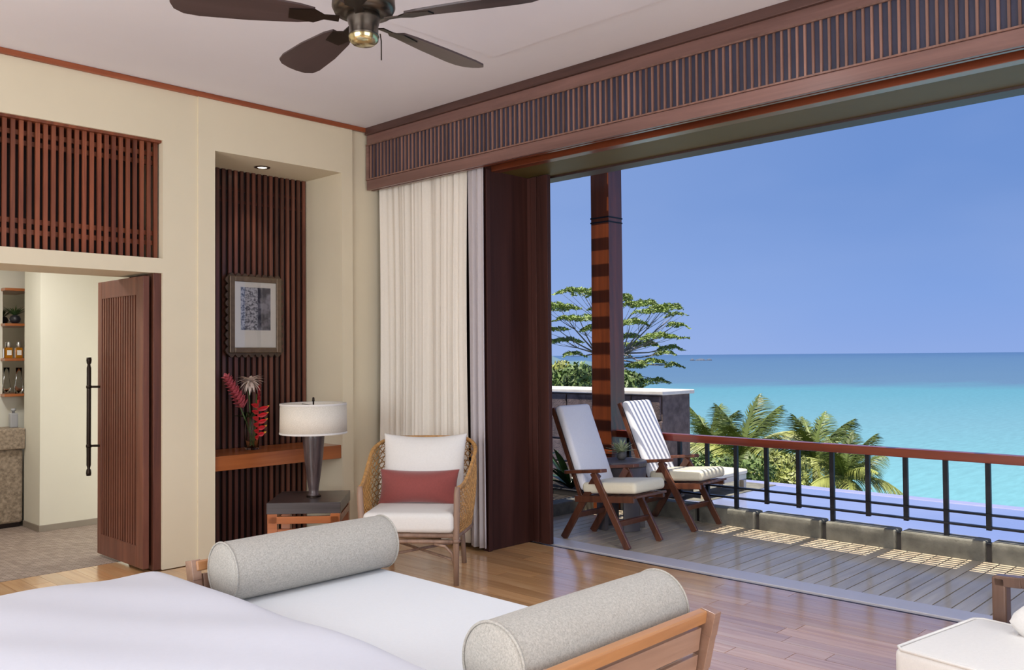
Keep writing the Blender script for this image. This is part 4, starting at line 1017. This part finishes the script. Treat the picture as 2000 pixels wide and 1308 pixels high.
# ================================================================== BATHROOM THINGS
vn = thing('vanity', 'rough grey stone vanity block in the bathroom', 'vanity', (2.2, 8.9, 0))
granite = plain('speckled_granite', lin(158, 142, 124), .7, .4, 45, .3, 0, .3)
obj('vanity_body', box(B(), -.9, .54, -.17, .15, .04, .70), granite, vn, bevel=.02)
obj('vanity_top', box(B(), -.95, .548, -.21, .15, .70, .885), granite, vn, bevel=.012)
obj('plinth', box(B(), -.88, .52, -.14, .15, 0, .05), backing, vn)
mirr = NT('mirror'); mirr.set(Base_Color=(.9, .9, .88, 1), Metallic=1.0, Roughness=.03)
sh_wood = orange_w
for z, lab in ((2.150, 'top'), (1.825, 'second'), (1.504, 'third'), (1.176, 'lowest')):
    o_ = obj('wall_shelf', box(B(), 2.645, 2.915, 8.93, 9.23, z-.012, z+.012), sh_wood, bevel=.002)
    tag(o_, {'top': 'topmost wooden shelf of the recess above the vanity', 'second': 'wooden shelf under the potted plant in the vanity recess', 'third': 'wooden shelf holding the amber bottles in the vanity recess', 'lowest': 'lowest wooden shelf of the vanity recess with glass vase'}[lab], 'shelf', 'shelves in the vanity recess')
mo_ = obj('mirror', box(B(), 2.66, 2.9, 9.225, 9.235, 1.19, 2.14), mirr.m); tag(mo_, 'mirror at the back of the vanity shelf recess', 'mirror')
amber = NT('amber_liquid'); amber.set(Base_Color=lin(236, 160, 40), Roughness=.1, Transmission_Weight=.6, IOR=1.3)
lab_m = plain('white_label', lin(240, 238, 232), .6, .01)
for x_, lb_ in ((2.715, 'amber toiletry bottle with white label nearer the recess edge'), (2.80, 'amber toiletry bottle with white label nearer the pier')):
    t = thing('bottle', lb_, 'bottle', (x_, 9.06, 1.516), 0, 'amber bottles')
    obj('bottle_body', box(B(), -.03, .03, -.02, .02, 0, .10), amber.m, t, bevel=.006)
    obj('cap', lathe(B(), [(0, .10), (.013, .10), (.015, .12), (.015, .145), (.008, .155), (0, .155)], 14), plain('silver_cap', lin(220, 218, 214), .25, .03, 10, .5, .6), t, smooth=True)
    obj('label', box(B(), -.019, .019, -.0225, -.020, .03, .075), lab_m, t)
t = thing('potted_plant', 'small plant in a round black pot on the vanity recess shelf', 'potted plant', (2.765, 9.05, 1.837))
obj('pot', lathe(B(), [(0, 0), (.02, 0), (.042, .02), (.048, .045), (.038, .072), (.02, .082), (0, .078)], 20), plain('black_pot', lin(40, 40, 46), .35, .1), t, smooth=True)
pl = B()
for i in range(30):
    a_ = i*2.4; petal(pl, (0, 0, .07), (math.cos(a_), math.sin(a_)*.6, .7+.5*random.random()), .10+.05*random.random(), .006, (0, 0, 1), -.2)
obj('foliage', pl, dark_leaf, t, smooth=True, recalc=False)
t = thing('glass_vase', 'clear glass vase on the lowest recess shelf', 'vase', (2.80, 9.05, 1.188))
obj('vase_glass', lathe(B(), [(0, 0), (.03, 0), (.036, .05), (.022, .15), (.026, .24), (.023, .24), (.019, .15), (.033, .05), (0, .006)], 20), glassy, t, smooth=True)
t = thing('soap_dispenser', 'grey soap dispenser standing on the stone vanity', 'dispenser', (2.70, 8.87, .885))
grey_c = plain('grey_ceramic', lin(172, 172, 176), .35, .04)
obj('dispenser_body', box(B(), -.032, .032, -.032, .032, 0, .13), grey_c, t, bevel=.008)
q = B(); lathe(q, [(0, .13), (.012, .13), (.012, .15), (.02, .152), (.02, .172), (0, .174)], 12); obj('pump', q, grey_c, t, smooth=True)
t = thing('soap_dish', 'small green soap dish on the stone vanity', 'soap dish', (2.545, 8.86, .885))
obj('dish', lathe(B(), [(0, 0), (.03, 0), (.038, .03), (.034, .032), (.026, .01), (0, .008)], 18), plain('green_glass', lin(70, 140, 96), .3, .1), t, smooth=True)
obj('soap', box(B(), -.02, .02, -.014, .014, .012, .034), lab_m, t, bevel=.005)
